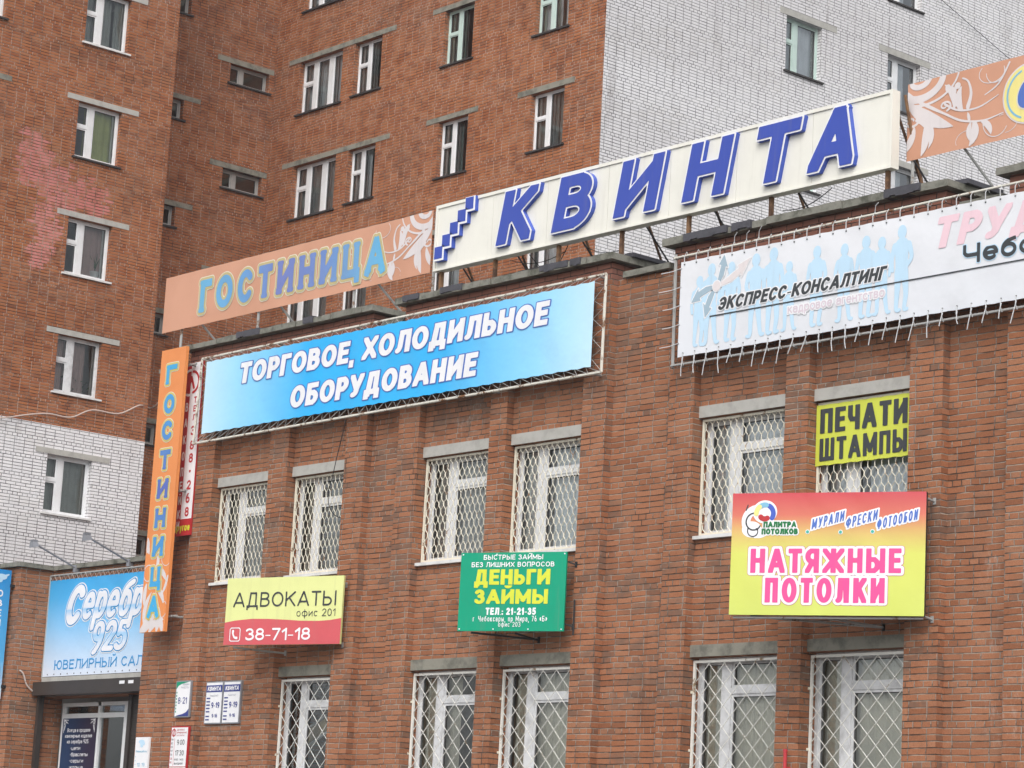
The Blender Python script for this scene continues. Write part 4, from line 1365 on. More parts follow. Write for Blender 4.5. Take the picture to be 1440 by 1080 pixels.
# --- blue banner
M['blue_print'] = vgrad('blue_banner_print', [(0.0, (0.50, 0.74, 0.90)), (0.10, (0.30, 0.66, 0.90)), (0.30, (0.02, 0.42, 0.84)), (0.66, (0.03, 0.43, 0.84)), (0.88, (0.28, 0.64, 0.90)), (1.0, (0.52, 0.76, 0.90))], 'x', -32.64, -23.84, 0.35, dirt=0.08)
FB = FY(21.93)


bl = thing('trade_banner', 'sky blue vinyl banner laced in a pipe frame, white slanted trade equipment lettering', 'banner', (-28.2, 21.93, 6.6))
cloth('banner_cloth', FB, bl, -32.635, 6.74, -23.845, 7.885, 'blue_print', 70)
b = MB()
ly = [(0.026, 0.003, 'outline_blue', None), (0.004, 0.006, 'white', None)]
text(b, FB, 'ТОРГОВОЕ, ХОЛОДИЛЬНОЕ', (-31.72, 7.425, -24.69, 7.745), 0.33, ly, shear=0.13, sp=0.13, res=28, hq=1.5)
text(b, FB, 'ОБОРУДОВАНИЕ', (-30.37, 6.90, -26.10, 7.225), 0.33, ly, shear=0.13, sp=0.13, res=28, hq=1.5)
b.build('lettering', bl)
b = MB()
P4 = [(-32.80, 7.955), (-23.66, 7.955), (-23.67, 6.66), (-32.88, 6.62)]
for p, q in zip(P4, P4[1:] + P4[:1]):
    b.tube([FB(p[0], p[1], -0.03), FB(q[0], q[1], -0.03)], 0.02, 'pipe')
for x in (-32.7, -30.8, -28.9, -25.8, -23.8):
    for z in (6.65, 7.94):
        b.tube([(x, 21.96, z), (x, 22.2, z)], 0.016, 'pipe_grey')
b.build('pipe_frame', bl)
b = MB()
lace(b, FB, ((-32.8, 7.955), (-23.66, 7.955)), ((-32.6, 7.86), (-23.87, 7.86)), 76, -0.02)
lace(b, FB, ((-32.88, 6.63), (-23.67, 6.66)), ((-32.6, 6.76), (-23.87, 6.76)), 84, -0.02)
lace(b, FB, ((-32.87, 6.65), (-32.81, 7.9)), ((-32.61, 6.76), (-32.61, 7.87)), 12, -0.02)
lace(b, FB, ((-23.67, 6.68), (-23.66, 7.94)), ((-23.87, 6.76), (-23.86, 7.87)), 9, -0.02)
b.build('lacing', bl)

# --- white recruitment banner
wb = thing('recruitment_banner', 'long white vinyl banner with pale blue people silhouettes tied to a pipe frame', 'banner', (-19, 21.93, 6.6))
cloth('banner_cloth', FB, wb, -22.265, 6.67, -14.5, 7.89, 'vinyl_white', 60, sag=0.006)
b = MB()
ppl = [(-21.92, 7.66, 0.9, 0), (-21.72, 7.79, 1.0, 1), (-21.38, 7.76, 1.0, 0), (-20.97, 7.80, 1.05, 1), (-20.68, 7.83, 1.05, 0), (-20.42, 7.62, 0.95, 1), (-19.98, 7.74, 1.05, 0), (-19.55, 7.70, 1.0, 1), (-19.22, 7.74, 1.0, 0), (-18.98, 7.69, 1.0, 1), (-18.68, 7.78, 1.15, 0)]
pr_ = []
for x, top, s, f in ppl:
    h = top - 6.78
    hr = 0.062 * h / 0.95
    q = 1 if f else -1
    pr_ += [('ell', x, top - hr * 1.2, hr, hr * 1.25), ('cap', [(x, top - 2.2 * hr, hr * 0.45), (x, top - 3.0 * hr, hr * 0.6)]),
            ('cap', [(x - 1.55 * hr, top - 3.6 * hr, hr * 0.62), (x + 1.55 * hr, top - 3.6 * hr, hr * 0.62)]),
            ('cap', [(x, top - 3.8 * hr, hr * 1.6), (x, top - 0.46 * h, hr * 1.35), (x, top - 0.54 * h, hr * 1.45)]),
            ('cap', [(x - 1.75 * hr, top - 3.8 * hr, hr * 0.52), (x - 2.2 * hr, top - 0.40 * h, hr * 0.42), (x - (0.6 if f else 2.0) * hr, top - 0.52 * h, hr * 0.34)]),
            ('cap', [(x + 1.75 * hr, top - 3.8 * hr, hr * 0.52), (x + 2.2 * hr, top - 0.40 * h, hr * 0.42), (x + (2.0 if f else 0.6) * hr, top - 0.52 * h, hr * 0.34)]),
            ('cap', [(x - 0.7 * hr, top - 0.55 * h, hr * 0.85), (x - 0.9 * hr, top - 0.8 * h, hr * 0.55), (x - 1.0 * hr, 6.80, hr * 0.42), (x - (1.0 + 0.8 * q) * hr, 6.785, hr * 0.3)]),
            ('cap', [(x + 0.7 * hr, top - 0.55 * h, hr * 0.85), (x + 1.1 * hr, top - 0.8 * h, hr * 0.55), (x + (1.2 + 0.4 * q) * hr, 6.80, hr * 0.42), (x + (1.9 + 0.4 * q) * hr, 6.785, hr * 0.3)])]
field(b, FB, (-22.2, 6.70, -18.4, 7.87), 0.011, pr_, [(0, 0.003, 'ltblue')])
b.build('people_print', wb)
b = MB()
ew, dk = [(0.018, 0.006, 'white', None), (0.0, 0.009, 'ink', None)], [(0.010, 0.003, 'ltblue', None), (0.0, 0.005, 'ink', None)]
text(b, FB, 'ЭКСПРЕСС-КОНСАЛТИНГ', (-21.60, 7.175, -18.88, 7.335), 0.27, ew, shear=0.3, sp=0.09, res=28, hq=1.3)
field(b, FB, (-21.75, 7.10, -14.6, 7.14), 0.01, [('cap', [(-21.72, 7.12, 0.009), (-14.7, 7.105, 0.007)])], [(0, 0.007, 'ink')])
text(b, FB, 'кадровое агентство', (-20.42, 6.975, -18.92, 7.085), 0.13, [(0.018, 0.006, 'white', None), (0.002, 0.008, 'kadr', None)], sp=0.13, res=16)
k = text(b, FB, 'ТРУД', (-18.24, 7.42, -16.68, 7.785), 0.30, [(0.0, 0.004, 'pinkpale', None)], shear=0.28, sp=0.15, res=30, hq=1.3)
text(b, FB, 'Чебоксары', (-17.79, 7.175, -15.55, 7.40), 0.2, dk, sp=0.17, res=24)
b.build('lettering', wb)
b = MB()
cx, cy = -21.62, 7.49
for ang, L, mat in ((62, 0.40, 'grey_arrow'), (15, 0.62, 'pale_arrow'), (188, 0.46, 'grey_arrow'), (232, 0.42, 'grey_arrow')):
    def pt(t, s):
        a = R(ang) + 0.35 * t - 0.15
        return (cx + L * t * math.cos(a) - s * math.sin(a), cy + L * t * math.sin(a) + s * math.cos(a))
    pol = [pt(0.1, 0.02), pt(0.4, 0.045), pt(0.66, 0.04), pt(0.64, 0.085), pt(1.0, 0.0), pt(0.66, -0.085), pt(0.68, -0.04), pt(0.4, -0.04), pt(0.1, -0.02)]
    field(b, FB, (cx - 0.75, cy - 0.55, cx + 0.75, cy + 0.38), 0.01, [('poly', pol)], [(0.014, 0.0045, 'white'), (0, 0.0065, mat)])
field(b, FB, (cx - 0.1, cy - 0.1, cx + 0.1, cy + 0.1), 0.01, [('ell', cx, cy, 0.065, 0.065)], [(0.012, 0.008, 'white'), (0, 0.010, 'pale_arrow')])
b.build('arrow_emblem', wb)
b = MB()
P4 = [(-22.42, 7.985), (-14.3, 8.06), (-14.3, 6.58), (-22.38, 6.565)]
b.tube([FB(-22.42, 7.97, -0.03), FB(-14.3, 8.03, -0.03)], 0.016, 'pipe')
b.tube([FB(-22.40, 6.585, -0.03), FB(-14.3, 6.59, -0.03)], 0.016, 'pipe_grey')
b.tube([FB(-22.39, 6.56, -0.05), FB(-22.41, 8.02, -0.05)], 0.022, 'pipe_grey')
for x in (-22.3, -20.4, -18.4, -16.9):
    for z in (6.59, 7.99):
        b.tube([(x, 21.98, z), (x, 22.2, z)], 0.014, 'pipe_grey')
b.build('pipe_frame', wb)
x = -22.2
while x < -16.2:
    b = MB()
    b.tube([FB(x, 7.855, 0.006), FB(x + 0.004, 7.96, 0.012), FB(x + 0.008, 8.015, -0.02), FB(x + 0.012, 7.97, -0.05)], 0.0055, 'tie', 4)
    if RNG.random() < 0.25:
        b.tube([FB(x + 0.008, 8.01, -0.02), FB(x + 0.03, 8.08, 0.0), FB(x + 0.09, 8.09 + RNG.random() * 0.04, 0.02)], 0.005, 'tie', 4)
    b.fbox(FB, x - 0.009, 7.843, x + 0.009, 7.857, 0.001, 0.006, 'ink')
    b.build('cable_tie', wb)
    x2 = x + 0.03
    b = MB()
    t = RNG.uniform(-0.05, 0.05)
    ln_ = RNG.uniform(0.07, 0.20)
    b.tube([FB(x2, 6.715, 0.006), FB(x2, 6.62, 0.012), FB(x2, 6.565, -0.02)], 0.0055, 'tie', 4)
    b.tube([FB(x2 + 0.012, 6.66, 0.012), FB(x2 + t * 0.4, 6.60 - ln_ * 0.5, 0.03), FB(x2 + t, 6.58 - ln_, 0.035)], 0.0055, 'tie', 4)
    b.fbox(FB, x2 - 0.009, 6.708, x2 + 0.009, 6.722, 0.001, 0.006, 'ink')
    b.build('cable_tie', wb)
    x += 0.205
for i in range(5):
    z = 6.85 + i * 0.24
    b = MB()
    b.tube([FB(-22.24, z, 0.006), FB(-22.42, z - 0.02, 0.0), FB(-22.52 - RNG.random() * 0.1, z - 0.03, 0.03)], 0.0055, 'tie', 4)
    b.build('cable_tie', wb)

# --- yellow stamp banner in the window
FPe = FY(22.225)
pe = thing('stamp_banner', 'bright yellow banner with black stamp lettering tied to the grille of an upper window', 'banner', (-19.4, 22.225, 5.15))
cloth('banner_cloth', FPe, pe, -20.185, 5.15, -18.665, 5.885, 'yellow', 14, sag=0.008, depth=0.003)
b = MB()
text(b, FPe, 'ПЕЧАТИ', (-20.12, 5.535, -18.79, 5.83), 0.25, [(0.0, 0.004, 'ink', None)], sp=0.12, res=30, hq=1.35)
text(b, FPe, 'ШТАМПЫ', (-20.12, 5.205, -18.79, 5.475), 0.22, [(0.0, 0.004, 'ink', None)], sp=0.12, res=30, hq=1.2)
b.build('lettering', pe)

# --- signs standing out from the wall at an angle
def angled(name, label, cat, Rt, ang, width, z0, z1, thick):
    U = Vector((math.cos(R(ang)), math.sin(R(ang)), 0))
    N = Vector((U.y, -U.x, 0))
    F = frame((Rt[0], Rt[1], 0), U, N)
    o = thing(name, label, cat, F(-width / 2, z0, -thick / 2))
    return F, o


def strut(o, F, u, z, wallx, y=YP, r=0.014, mat='pipe_grey'):
    b = MB()
    b.tube([F(u, z, -0.05), (wallx, y, z - 0.04)], r, mat)
    b.box((wallx - 0.02, y - 0.010, z - 0.075), (wallx + 0.02, y - 0.001, z + 0.0), mat)
    b.build('bracket', o)


FAd, ad = angled('lawyer_sign', 'yellow and red lawyers sign with phone number 38-71-18 standing out below an upper window', 'sign', (-28.801, 21.95), 15.9, 2.1, 3.36, 4.33, 0.03)
b = MB()
b.fbox(FAd, -2.1, 3.36, 0.0, 4.33, -0.035, -0.003, 'lawyer_yellow')
b.face((FAd(-2.1, 3.36), FAd(0, 3.36), FAd(0, 4.33), FAd(-2.1, 4.33)), 'lawyer_yellow')
b.build('sign_board', ad)
b = MB()
wv = [(-2.1, 3.685), (-1.9, 3.715), (-1.6, 3.735), (-1.3, 3.73), (-1.0, 3.715), (-0.7, 3.695), (-0.4, 3.69), (-0.2, 3.70), (0, 3.725)]
for p, q in zip(wv, wv[1:]):
    b.face((FAd(p[0], 3.36, 0.003), FAd(q[0], 3.36, 0.003), FAd(q[0], q[1], 0.003), FAd(p[0], p[1], 0.003)), 'lawyer_red')
b.build('red_band', ad)
b = MB()
text(b, FAd, 'АДВОКАТЫ', (-1.965, 3.905, -0.11, 4.12), 0.125, [(0, 0.004, 'ink', None)], sp=0.17, res=26)
text(b, FAd, 'офис 201', (-0.80, 3.755, -0.11, 3.865), 0.11, [(0, 0.004, 'ink', None)], sp=0.2, res=18)
text(b, FAd, '38-71-18', (-1.69, 3.425, -0.53, 3.595), 0.14, [(0.003, 0.007, 'white', None)], sp=0.17, res=24)
b.build('lettering', ad)
b = MB()
a0, a1, c0, c1 = -1.985, -1.80, 3.415, 3.605
field(b, FAd, (a0 - 0.02, c0 - 0.02, a1 + 0.02, c1 + 0.02), 0.006, [('cap', [(p[0], p[1], 0.0065) for p in ((a0, c0 + 0.02), (a0, c0 + 0.02), (a0 + 0.02, c0), (a1 - 0.02, c0), (a1, c0 + 0.02), (a1, c1 - 0.02), (a1 - 0.02, c1), (a0 + 0.02, c1), (a0, c1 - 0.02), (a0, c0 + 0.02), (a0 + 0.02, c0))]),
      ('cap', [(a0 + 0.055, c1 - 0.045, 0.02), (a0 + 0.055, c1 - 0.085, 0.014), (a0 + 0.085, c0 + 0.055, 0.014), (a0 + 0.125, c0 + 0.045, 0.02)])], [(0, 0.007, 'white')])
b.build('phone_icon', ad)
strut(ad, FAd, -1.95, 3.33, -30.25)
strut(ad, FAd, -1.95, 4.25, -30.75)
strut(ad, FAd, -0.05, 3.40, -28.90)
strut(ad, FAd, -0.05, 4.25, -28.90)

FGr, gr = angled('loan_sign', 'green loans sign with yellow and white lettering standing out between the middle windows', 'sign', (-24.145, 21.95), 22.5, 1.52, 3.345, 4.365, 0.03)
board('sign_board', FGr, gr, -1.52, 3.345, 0, 4.365, -0.03, 0.0, 'green')
b = MB()
wl = [(0, 0.004, 'white', None)]
text(b, FGr, 'БЫСТРЫЕ ЗАЙМЫ', (-1.19, 4.27, -0.335, 4.335), 0.17, wl, sp=0.17, res=18)
text(b, FGr, 'БЕЗ ЛИШНИХ ВОПРОСОВ', (-1.36, 4.175, -0.17, 4.24), 0.17, wl, sp=0.17, res=18)
text(b, FGr, 'ДЕНЬГИ', (-1.31, 3.945, -0.22, 4.145), 0.30, [(0.0, 0.004, 'sign_yellow', None)], sp=0.10, res=28, hq=1.35)
text(b, FGr, 'ЗАЙМЫ', (-1.29, 3.695, -0.24, 3.885), 0.30, [(0.0, 0.004, 'sign_yellow', None)], sp=0.10, res=28, hq=1.35)
text(b, FGr, 'ТЕЛ.: 21-21-35', (-1.12, 3.555, -0.40, 3.645), 0.2, [(0.002, 0.004, 'white', None)], sp=0.17, res=20)
text(b, FGr, 'г. Чебоксары, пр Мира, 76 «Б»', (-1.30, 3.468, -0.235, 3.54), 0.115, wl, sp=0.18, res=20)
text(b, FGr, 'офис 203', (-0.93, 3.40, -0.61, 3.462), 0.115, wl, sp=0.18, res=20)
b.build('lettering', gr)
b = MB()
for u in (-1.49, -1.0, -0.5, -0.03):
    for z in (3.37, 4.34):
        b.fbox(FGr, u - 0.008, z - 0.008, u + 0.008, z + 0.008, 0.0, 0.006, 'white')
b.build('rivet', gr)
strut(gr, FGr, -1.35, 3.33, -24.88, YW, 0.014, 'black')
strut(gr, FGr, -0.70, 3.32, -24.88, YW, 0.014, 'black')
strut(gr, FGr, -0.03, 3.45, -24.1, YP, 0.010, 'black')
strut(gr, FGr, -0.03, 4.25, -24.1, YP, 0.010, 'black')
b = MB()
b.tube([(-24.07, 22.05, 3.3), (-24.07, 22.05, 3.75)], 0.012, 'black')
b.build('bracket', gr)

M['ceil_print'] = vgrad('ceiling_sign_print', [(0.0, (0.56, 0.63, 0.13)), (0.50, (0.60, 0.63, 0.13)), (0.66, (0.62, 0.44, 0.14)), (0.82, (0.60, 0.16, 0.11)), (1.0, (0.55, 0.065, 0.085))], 'z', 3.25, 4.635, 0.4, dirt=0.06)
FNa, na = angled('ceiling_sign', 'large red and yellow stretch ceilings sign with pink lettering below an upper window', 'sign', (-18.178, 21.85), 26.5, 2.235, 3.25, 4.635, 0.06)
board('sign_box', FNa, na, -2.235, 3.25, 0, 4.635, -0.07, 0.0, 'ceil_print', edge='shutter')
b = MB()
pl = [(0.036, 0.002, 'magenta', None), (0.031, 0.004, 'white', None), (0.0, 0.007, 'pink', None)]
text(b, FNa, 'НАТЯЖНЫЕ', (-2.0, 3.725, -0.265, 4.0), 0.225, pl, sp=0.14, res=30, hq=1.15)
text(b, FNa, 'ПОТОЛКИ', (-1.82, 3.39, -0.445, 3.67), 0.225, pl, sp=0.16, res=30, hq=1.15)
pw = [(0.018, 0.003, 'white', None), (0.0, 0.006, 'outline_blue', None)]
for s_, u, z, u1, dz in (('МУРАЛИ', -1.30, 4.215, -0.92, 0.10), ('ФРЕСКИ', -0.91, 4.225, -0.54, 0.10), ('ФОТООБОИ', -0.555, 4.21, -0.085, 0.115)):
    def FT(a, v, d, u=u, dz=dz, u1=u1):
        return FNa(a, v + (a - u) / (u1 - u) * dz, d)
    text(b, FT, s_, (u, z, u1, z + 0.115), 0.14, pw, sp=0.15, res=24, shear=0.1)
text(b, FNa, 'ПАЛИТРА', (-1.86, 4.245, -1.48, 4.305), 0.24, [(0.016, 0.003, 'white', None), (0.003, 0.006, 'dgreen', None)], sp=0.15, res=16)
text(b, FNa, 'ПОТОЛКОВ', (-1.88, 4.165, -1.46, 4.225), 0.24, [(0.016, 0.003, 'white', None), (0.003, 0.006, 'dgreen', None)], sp=0.15, res=16)
for u, z in ((-1.345, 4.19), (-0.965, 4.185), (-0.60, 4.19)):
    field(b, FNa, (u - 0.03, z - 0.03, u + 0.03, z + 0.03), 0.006, [('ell', u, z, 0.018, 0.018)], [(0.008, 0.003, 'white'), (0, 0.006, 'teal_dot')])
b.build('lettering', na)
b = MB()
bx = (-2.16, 4.12, -1.6, 4.56)
field(b, FNa, bx, 0.008, [spiral(-1.93, 4.31, 0.14, 0.14, 0, 360, 0.04, 0.04), ('ell', -1.85, 4.42, 0.13, 0.12), ('ell', -2.0, 4.22, 0.10, 0.08)], [(0.012, 0.002, 'white')])
field(b, FNa, bx, 0.008, [spiral(-1.97, 4.30, 0.11, 0.08, 70, 330, 0.008, 0.008), spiral(-1.98, 4.20, 0.07, 0.05, 150, 400, 0.006, 0.006), ('cap', [(-2.07, 4.44, 0.008), (-2.05, 4.5, 0.006)])], [(0, 0.005, 'ink')])
field(b, FNa, bx, 0.008, [spiral(-1.85, 4.40, 0.10, 0.10, -30, 60, 0.028, 0.028)], [(0, 0.005, 'kv_side')])
field(b, FNa, bx, 0.008, [spiral(-1.85, 4.40, 0.10, 0.10, 80, 120, 0.028, 0.028)], [(0, 0.006, 'badge_rim')])
field(b, FNa, bx, 0.008, [spiral(-1.85, 4.40, 0.10, 0.10, 130, 180, 0.028, 0.028)], [(0, 0.007, 'badge')])
field(b, FNa, bx, 0.008, [spiral(-1.85, 4.40, 0.06, 0.06, 220, 300, 0.03, 0.03)], [(0, 0.005, 'phone_red')])
b.build('palette_emblem', na)
strut(na, FNa, -2.0, 3.24, -19.05, YW)
strut(na, FNa, -1.2, 3.24, -19.05, YW)
strut(na, FNa, -0.08, 3.28, -18.25, YP)
strut(na, FNa, -0.08, 4.6, -18.25, YP)
b = MB()
b.tube([FNa(-2.2, 3.225, -0.05), FNa(-0.02, 3.23, -0.05)], 0.014, 'pipe_grey')
b.build('bracket', na)

# --- jewellery shop banner
M['shop_print'] = vgrad('shop_banner_print', [(0.0, (0.66, 0.72, 0.82)), (0.2, (0.50, 0.66, 0.84)), (0.5, (0.24, 0.53, 0.82)), (0.8, (0.07, 0.41, 0.77)), (1.0, (0.04, 0.36, 0.72))], 'z', 3.24, 4.88, 0.4, dirt=0.05)
M['logo_fill'] = vgrad('logo_fill_print', [(0.0, (0.78, 0.78, 0.82)), (0.22, (0.34, 0.58, 0.82)), (0.27, (0.70, 0.72, 0.80)), (0.45, (0.80, 0.80, 0.82)), (0.56, (0.76, 0.77, 0.82)), (0.66, (0.34, 0.58, 0.82)), (0.69, (0.72, 0.74, 0.80)), (1.0, (0.80, 0.80, 0.82))], 'z', 3.66, 4.68, 0.4, dirt=0.0)
FSh = FY(22.77)
sh_ = thing('shop_banner', 'blue and white jewellery salon banner with outlined script lettering above the roller shutter', 'banner', (-36.1, 22.77, 3.24))
board('banner_cloth', FSh, sh_, -38.10, 3.235, -34.22, 4.872, -0.02, 0.0, 'shop_print')
b = MB()
lg = [(0.062, 0.003, 'white', None), (0.040, 0.006, 'shop_blue', None), (0.018, 0.009, 'logo_fill', None)]
text(b, FSh, 'С', (-37.56, 4.10, -36.88, 4.74), 0.2, [(g_, d_ - 0.0012, m_, n_) for g_, d_, m_, n_ in lg], shear=0.34, res=28, rnd=True, hq=1.2)
text(b, FSh, 'еребро', (-37.02, 4.17, -34.68, 4.75), 0.145, lg, shear=0.3, sp=0.10, res=30, rnd=True, hq=1.25)
text(b, FSh, '925', (-36.66, 3.62, -35.50, 4.10), 0.165, [(g_, d_ + 0.0013, m_, n_) for g_, d_, m_, n_ in lg], shear=0.25, sp=0.10, res=26, rnd=True, hq=1.3)
text(b, FSh, 'ЮВЕЛИРНЫЙ САЛОН', (-37.74, 3.345, -34.62, 3.505), 0.15, [(0, 0.004, 'shop_blue', None)], sp=0.22, res=24, serif=0.55)
b.build('lettering', sh_)
b = MB()
b.tube([FSh(-38.11, 4.955, 0.0), FSh(-34.22, 4.955, 0.0)], 0.016, 'pipe_grey')
b.tube([FSh(-38.11, 3.2, 0.0), FSh(-38.11, 4.96, 0.0)], 0.014, 'pipe_grey')
b.fbox(FSh, -38.1, 3.14, -34.22, 3.225, -0.06, 0.01, 'concrete')
b.build('frame', sh_)
b = MB()
lace(b, FSh, ((-38.1, 4.955), (-34.22, 4.955)), ((-38.1, 4.86), (-34.22, 4.86)), 56, 0.004)
for i in range(18):
    b.fbox(FSh, -37.95 + i * 0.21, 3.26, -37.93 + i * 0.21, 3.28, 0.0, 0.004, 'ink')
b.build('lacing', sh_)

# --- floodlights on arms over it
for (bx_, lab) in ((-37.36, 'grey floodlight on a long arm above the shop banner, nearest the brick corner pier'), (-35.72, 'grey floodlight on a long arm above the shop banner, nearest the tall orange sign')):
    fl_ = thing('floodlight', lab, 'floodlight', (bx_, 22.78, 5.03), 'floodlights over the shop banner')
    b = MB()
    y1, z1 = 22.78 - 0.82, 5.36
    b.tube([(bx_, 22.78, 5.06), (bx_ + 0.01, y1, z1)], 0.017, 'lamp_grey', 8)
    b.fbox(FY(22.79), bx_ - 0.04, 4.98, bx_ + 0.04, 5.10, -0.06, 0.03, 'lamp_grey')
    b.build('arm', fl_)
    b = MB()
    # tapered lamp housing, tilted back towards the banner
    A = [tuple(v * 0.75 for v in p) for p in [(-0.10, -0.05, -0.11), (0.10, -0.05, -0.11), (0.10, 0.10, -0.07), (-0.10, 0.10, -0.07), (-0.06, -0.06, 0.02), (0.06, -0.06, 0.02), (0.06, 0.05, 0.04), (-0.06, 0.05, 0.04)]]
    q = [(bx_ + p[0], y1 + p[1] - 0.02, z1 + p[2] + 0.01) for p in A]
    for f in ((0, 1, 5, 4), (1, 2, 6, 5), (2, 3, 7, 6), (3, 0, 4, 7), (4, 5, 6, 7)):
        b.face([q[i] for i in f], 'lamp_grey')
    for i in range(4):
        b.box((bx_ - 0.05 + i * 0.03, y1 - 0.06, z1 + 0.03), (bx_ - 0.042 + i * 0.03, y1 + 0.03, z1 + 0.065), 'lamp_grey')
    hd = b.build('lamp_housing', fl_)
    b = MB()
    b.face([q[i] for i in (3, 2, 1, 0)], 'white')
    b.build('lamp_glass', hd)

# --- blue blade sign at the far left
XB = -38.32
FBl = FX(XB)
M['blade_print'] = vgrad('blade_sign_print', [(0.0, (0.62, 0.70, 0.82)), (0.3, (0.10, 0.42, 0.76)), (1.0, (0.02, 0.25, 0.60))], 'z', 2.8, 5.0, 0.4, dirt=0.04)
bs = thing('blade_sign', 'narrow blue blade sign with stacked white letters projecting from the brick corner pier', 'sign', (XB, 21.83, 2.81))
b = MB()
b.fbox(FBl, 21.5, 2.81, 22.13, 4.985, -0.12, -0.002, 'blade_print')
b.face((FBl(21.5, 2.81), FBl(22.13, 2.81), FBl(22.13, 4.985), FBl(21.5, 4.985)), 'blade_print')
b.build('sign_box', bs)
b = MB()
for i, ch in enumerate('ЮВЕЛИРНЫЙ'):
    z = 4.58 - i * 0.165
    text(b, FBl, ch, (21.93 - 0.07, z - 0.06, 21.93 + 0.07, z + 0.06), 0.2, [(0, 0.004, 'white', None)], res=18)
field(b, FBl, (21.6, 4.72, 22.1, 4.97), 0.008, [('ell', 21.95, 4.86, 0.10, 0.05), ('ell', 21.83, 4.88, 0.09, 0.045), ('ell', 21.9, 4.80, 0.07, 0.04), ('cap', [(21.98, 4.86, 0.03), (22.08, 4.91, 0.012)])], [(0, 0.004, 'ltblue')])
b.build('lettering', bs)
for z in (3.0, 4.7):
    b = MB()
    b.box((XB - 0.03, 22.12, z), (XB + 0.03, 22.2, z + 0.05), 'black')
    b.build('bracket', bs)

# --- small plaques
def plaque(name, label, F, u0, v0, u1, v1, border):
    o = thing(name, label, 'plaque', F((u0 + u1) / 2, v0, 0))
    b = MB()
    b.fbox(F, u0, v0, u1, v1, -0.03, 0.0, border)
    b.face((F(u0 + 0.018, v0 + 0.018, 0.003), F(u1 - 0.018, v0 + 0.018, 0.003), F(u1 - 0.018, v1 - 0.018, 0.003), F(u0 + 0.018, v1 - 0.018, 0.003)), 'white')
    b.build('plate', o)
    return o


F5 = FY(22.04)
p1 = plaque('hours_plaque', 'white hours plaque reading 8-21 with green and blue corners on the pilaster', F5, -32.945, 2.405, -32.545, 2.96, 'lamp_grey')
b = MB()
b.face([F5(-32.927 + p[0], 2.942 + p[1], 0.005) for p in ((0, 0), (0, -0.11), (0.06, -0.055), (0.14, -0.03), (0.27, -0.012), (0.34, 0))], 'plaque_green')
b.face([F5(-32.563 + p[0], 2.423 + p[1], 0.005) for p in ((0, 0), (0, 0.11), (-0.06, 0.06), (-0.16, 0.03), (-0.30, 0.012), (-0.34, 0))], 'plaque_blue')
for i in range(7):
    b.fbox(F5, -32.915, 2.48 + i * 0.048, -32.895, 2.505 + i * 0.048, 0.003, 0.006, 'plaque_green')
b.build('corner_print', p1)
b = MB()
text(b, F5, '8-21', (-32.86, 2.61, -32.62, 2.71), 0.13, [(0, 0.006, 'plaque_blue', None)], sp=0.12, res=20)
text(b, F5, 'РЕЖИМ', (-32.76, 2.885, -32.59, 2.915), 0.14, [(0, 0.006, 'greytext', None)], res=12)
text(b, F5, 'РАБОТЫ', (-32.80, 2.84, -32.59, 2.87), 0.14, [(0, 0.006, 'greytext', None)], res=12)
b.build('lettering', p1)
FWp = FY(22.165)
for n_, (u0, lab) in enumerate(((-32.32, 'white KVINTA opening hours plaque, the one beside the pilaster with the 8-21 plaque'), (-31.86, 'white KVINTA opening hours plaque, the one nearest the lower barred window'))):
    u1 = u0 + 0.445
    p2 = plaque('hours_plaque', lab, FWp, u0, 2.305, u1, 2.94, 'lamp_grey')
    p2['group'] = 'twin opening hours plaques'
    b = MB()
    b.face((FWp(u0 + 0.018, 2.78, 0.005), FWp(u1 - 0.018, 2.78, 0.005), FWp(u1 - 0.018, 2.885, 0.005), FWp(u0 + 0.018, 2.885, 0.005)), 'plaque_blue')
    for i in range(7):
        b.fbox(FWp, u0 + 0.04, 2.38 + i * 0.05 - (0.02 if i < 2 else 0), u0 + 0.13, 2.40 + i * 0.05 - (0.02 if i < 2 else 0), 0.003, 0.006, 'plaque_blue')
    b.build('blue_band', p2)
    b = MB()
    text(b, FWp, 'КВИНТА', (u0 + 0.05, 2.80, u1 - 0.04, 2.865), 0.24, [(0, 0.008, 'white', None)], shear=0.2, res=18)
    text(b, FWp, 'РАБОТАЕТ', (u0 + 0.13, 2.715, u0 + 0.34, 2.74), 0.15, [(0, 0.006, 'greytext', None)], res=12)
    text(b, FWp, '9-19', (u0 + 0.17, 2.545, u1 - 0.06, 2.63), 0.2, [(0, 0.006, 'plaque_blue', None)], res=20)
    text(b, FWp, '9-16', (u0 + 0.20, 2.40, u1 - 0.10, 2.455), 0.2, [(0, 0.006, 'plaque_blue', None)], res=18)
    b.build('lettering', p2)
p3 = plaque('hours_plaque', 'white opening hours plaque with red border and red print reading 9.00 - 17.30', F5, -32.985, 1.40, -32.515, 2.27, 'phone_red')
b = MB()
text(b, F5, '9.00', (-32.80, 1.99, -32.60, 2.07), 0.13, [(0, 0.006, 'ink', None)], res=18)
text(b, F5, '-', (-32.71, 1.93, -32.68, 1.97), 0.13, [(0, 0.006, 'ink', None)], res=14)
text(b, F5, '17.30', (-32.83, 1.83, -32.60, 1.91), 0.13, [(0, 0.006, 'ink', None)], res=18)
text(b, F5, '10.00 - 14.00', (-32.84, 1.755, -32.60, 1.785), 0.14, [(0, 0.006, 'ink', None)], res=12)
text(b, F5, 'ВЫХОДНОЙ', (-32.84, 1.695, -32.61, 1.725), 0.14, [(0, 0.006, 'ink', None)], res=12)
for i, d_ in enumerate(('ПН', 'ВТ', 'СР', 'ЧТ', 'ПТ', 'СБ', 'ВС')):
    text(b, F5, d_, (-32.955, 2.055 - i * 0.057, -32.90, 2.085 - i * 0.057), 0.16, [(0, 0.006, 'ink' if i < 5 else 'phone_red', None)], res=12)
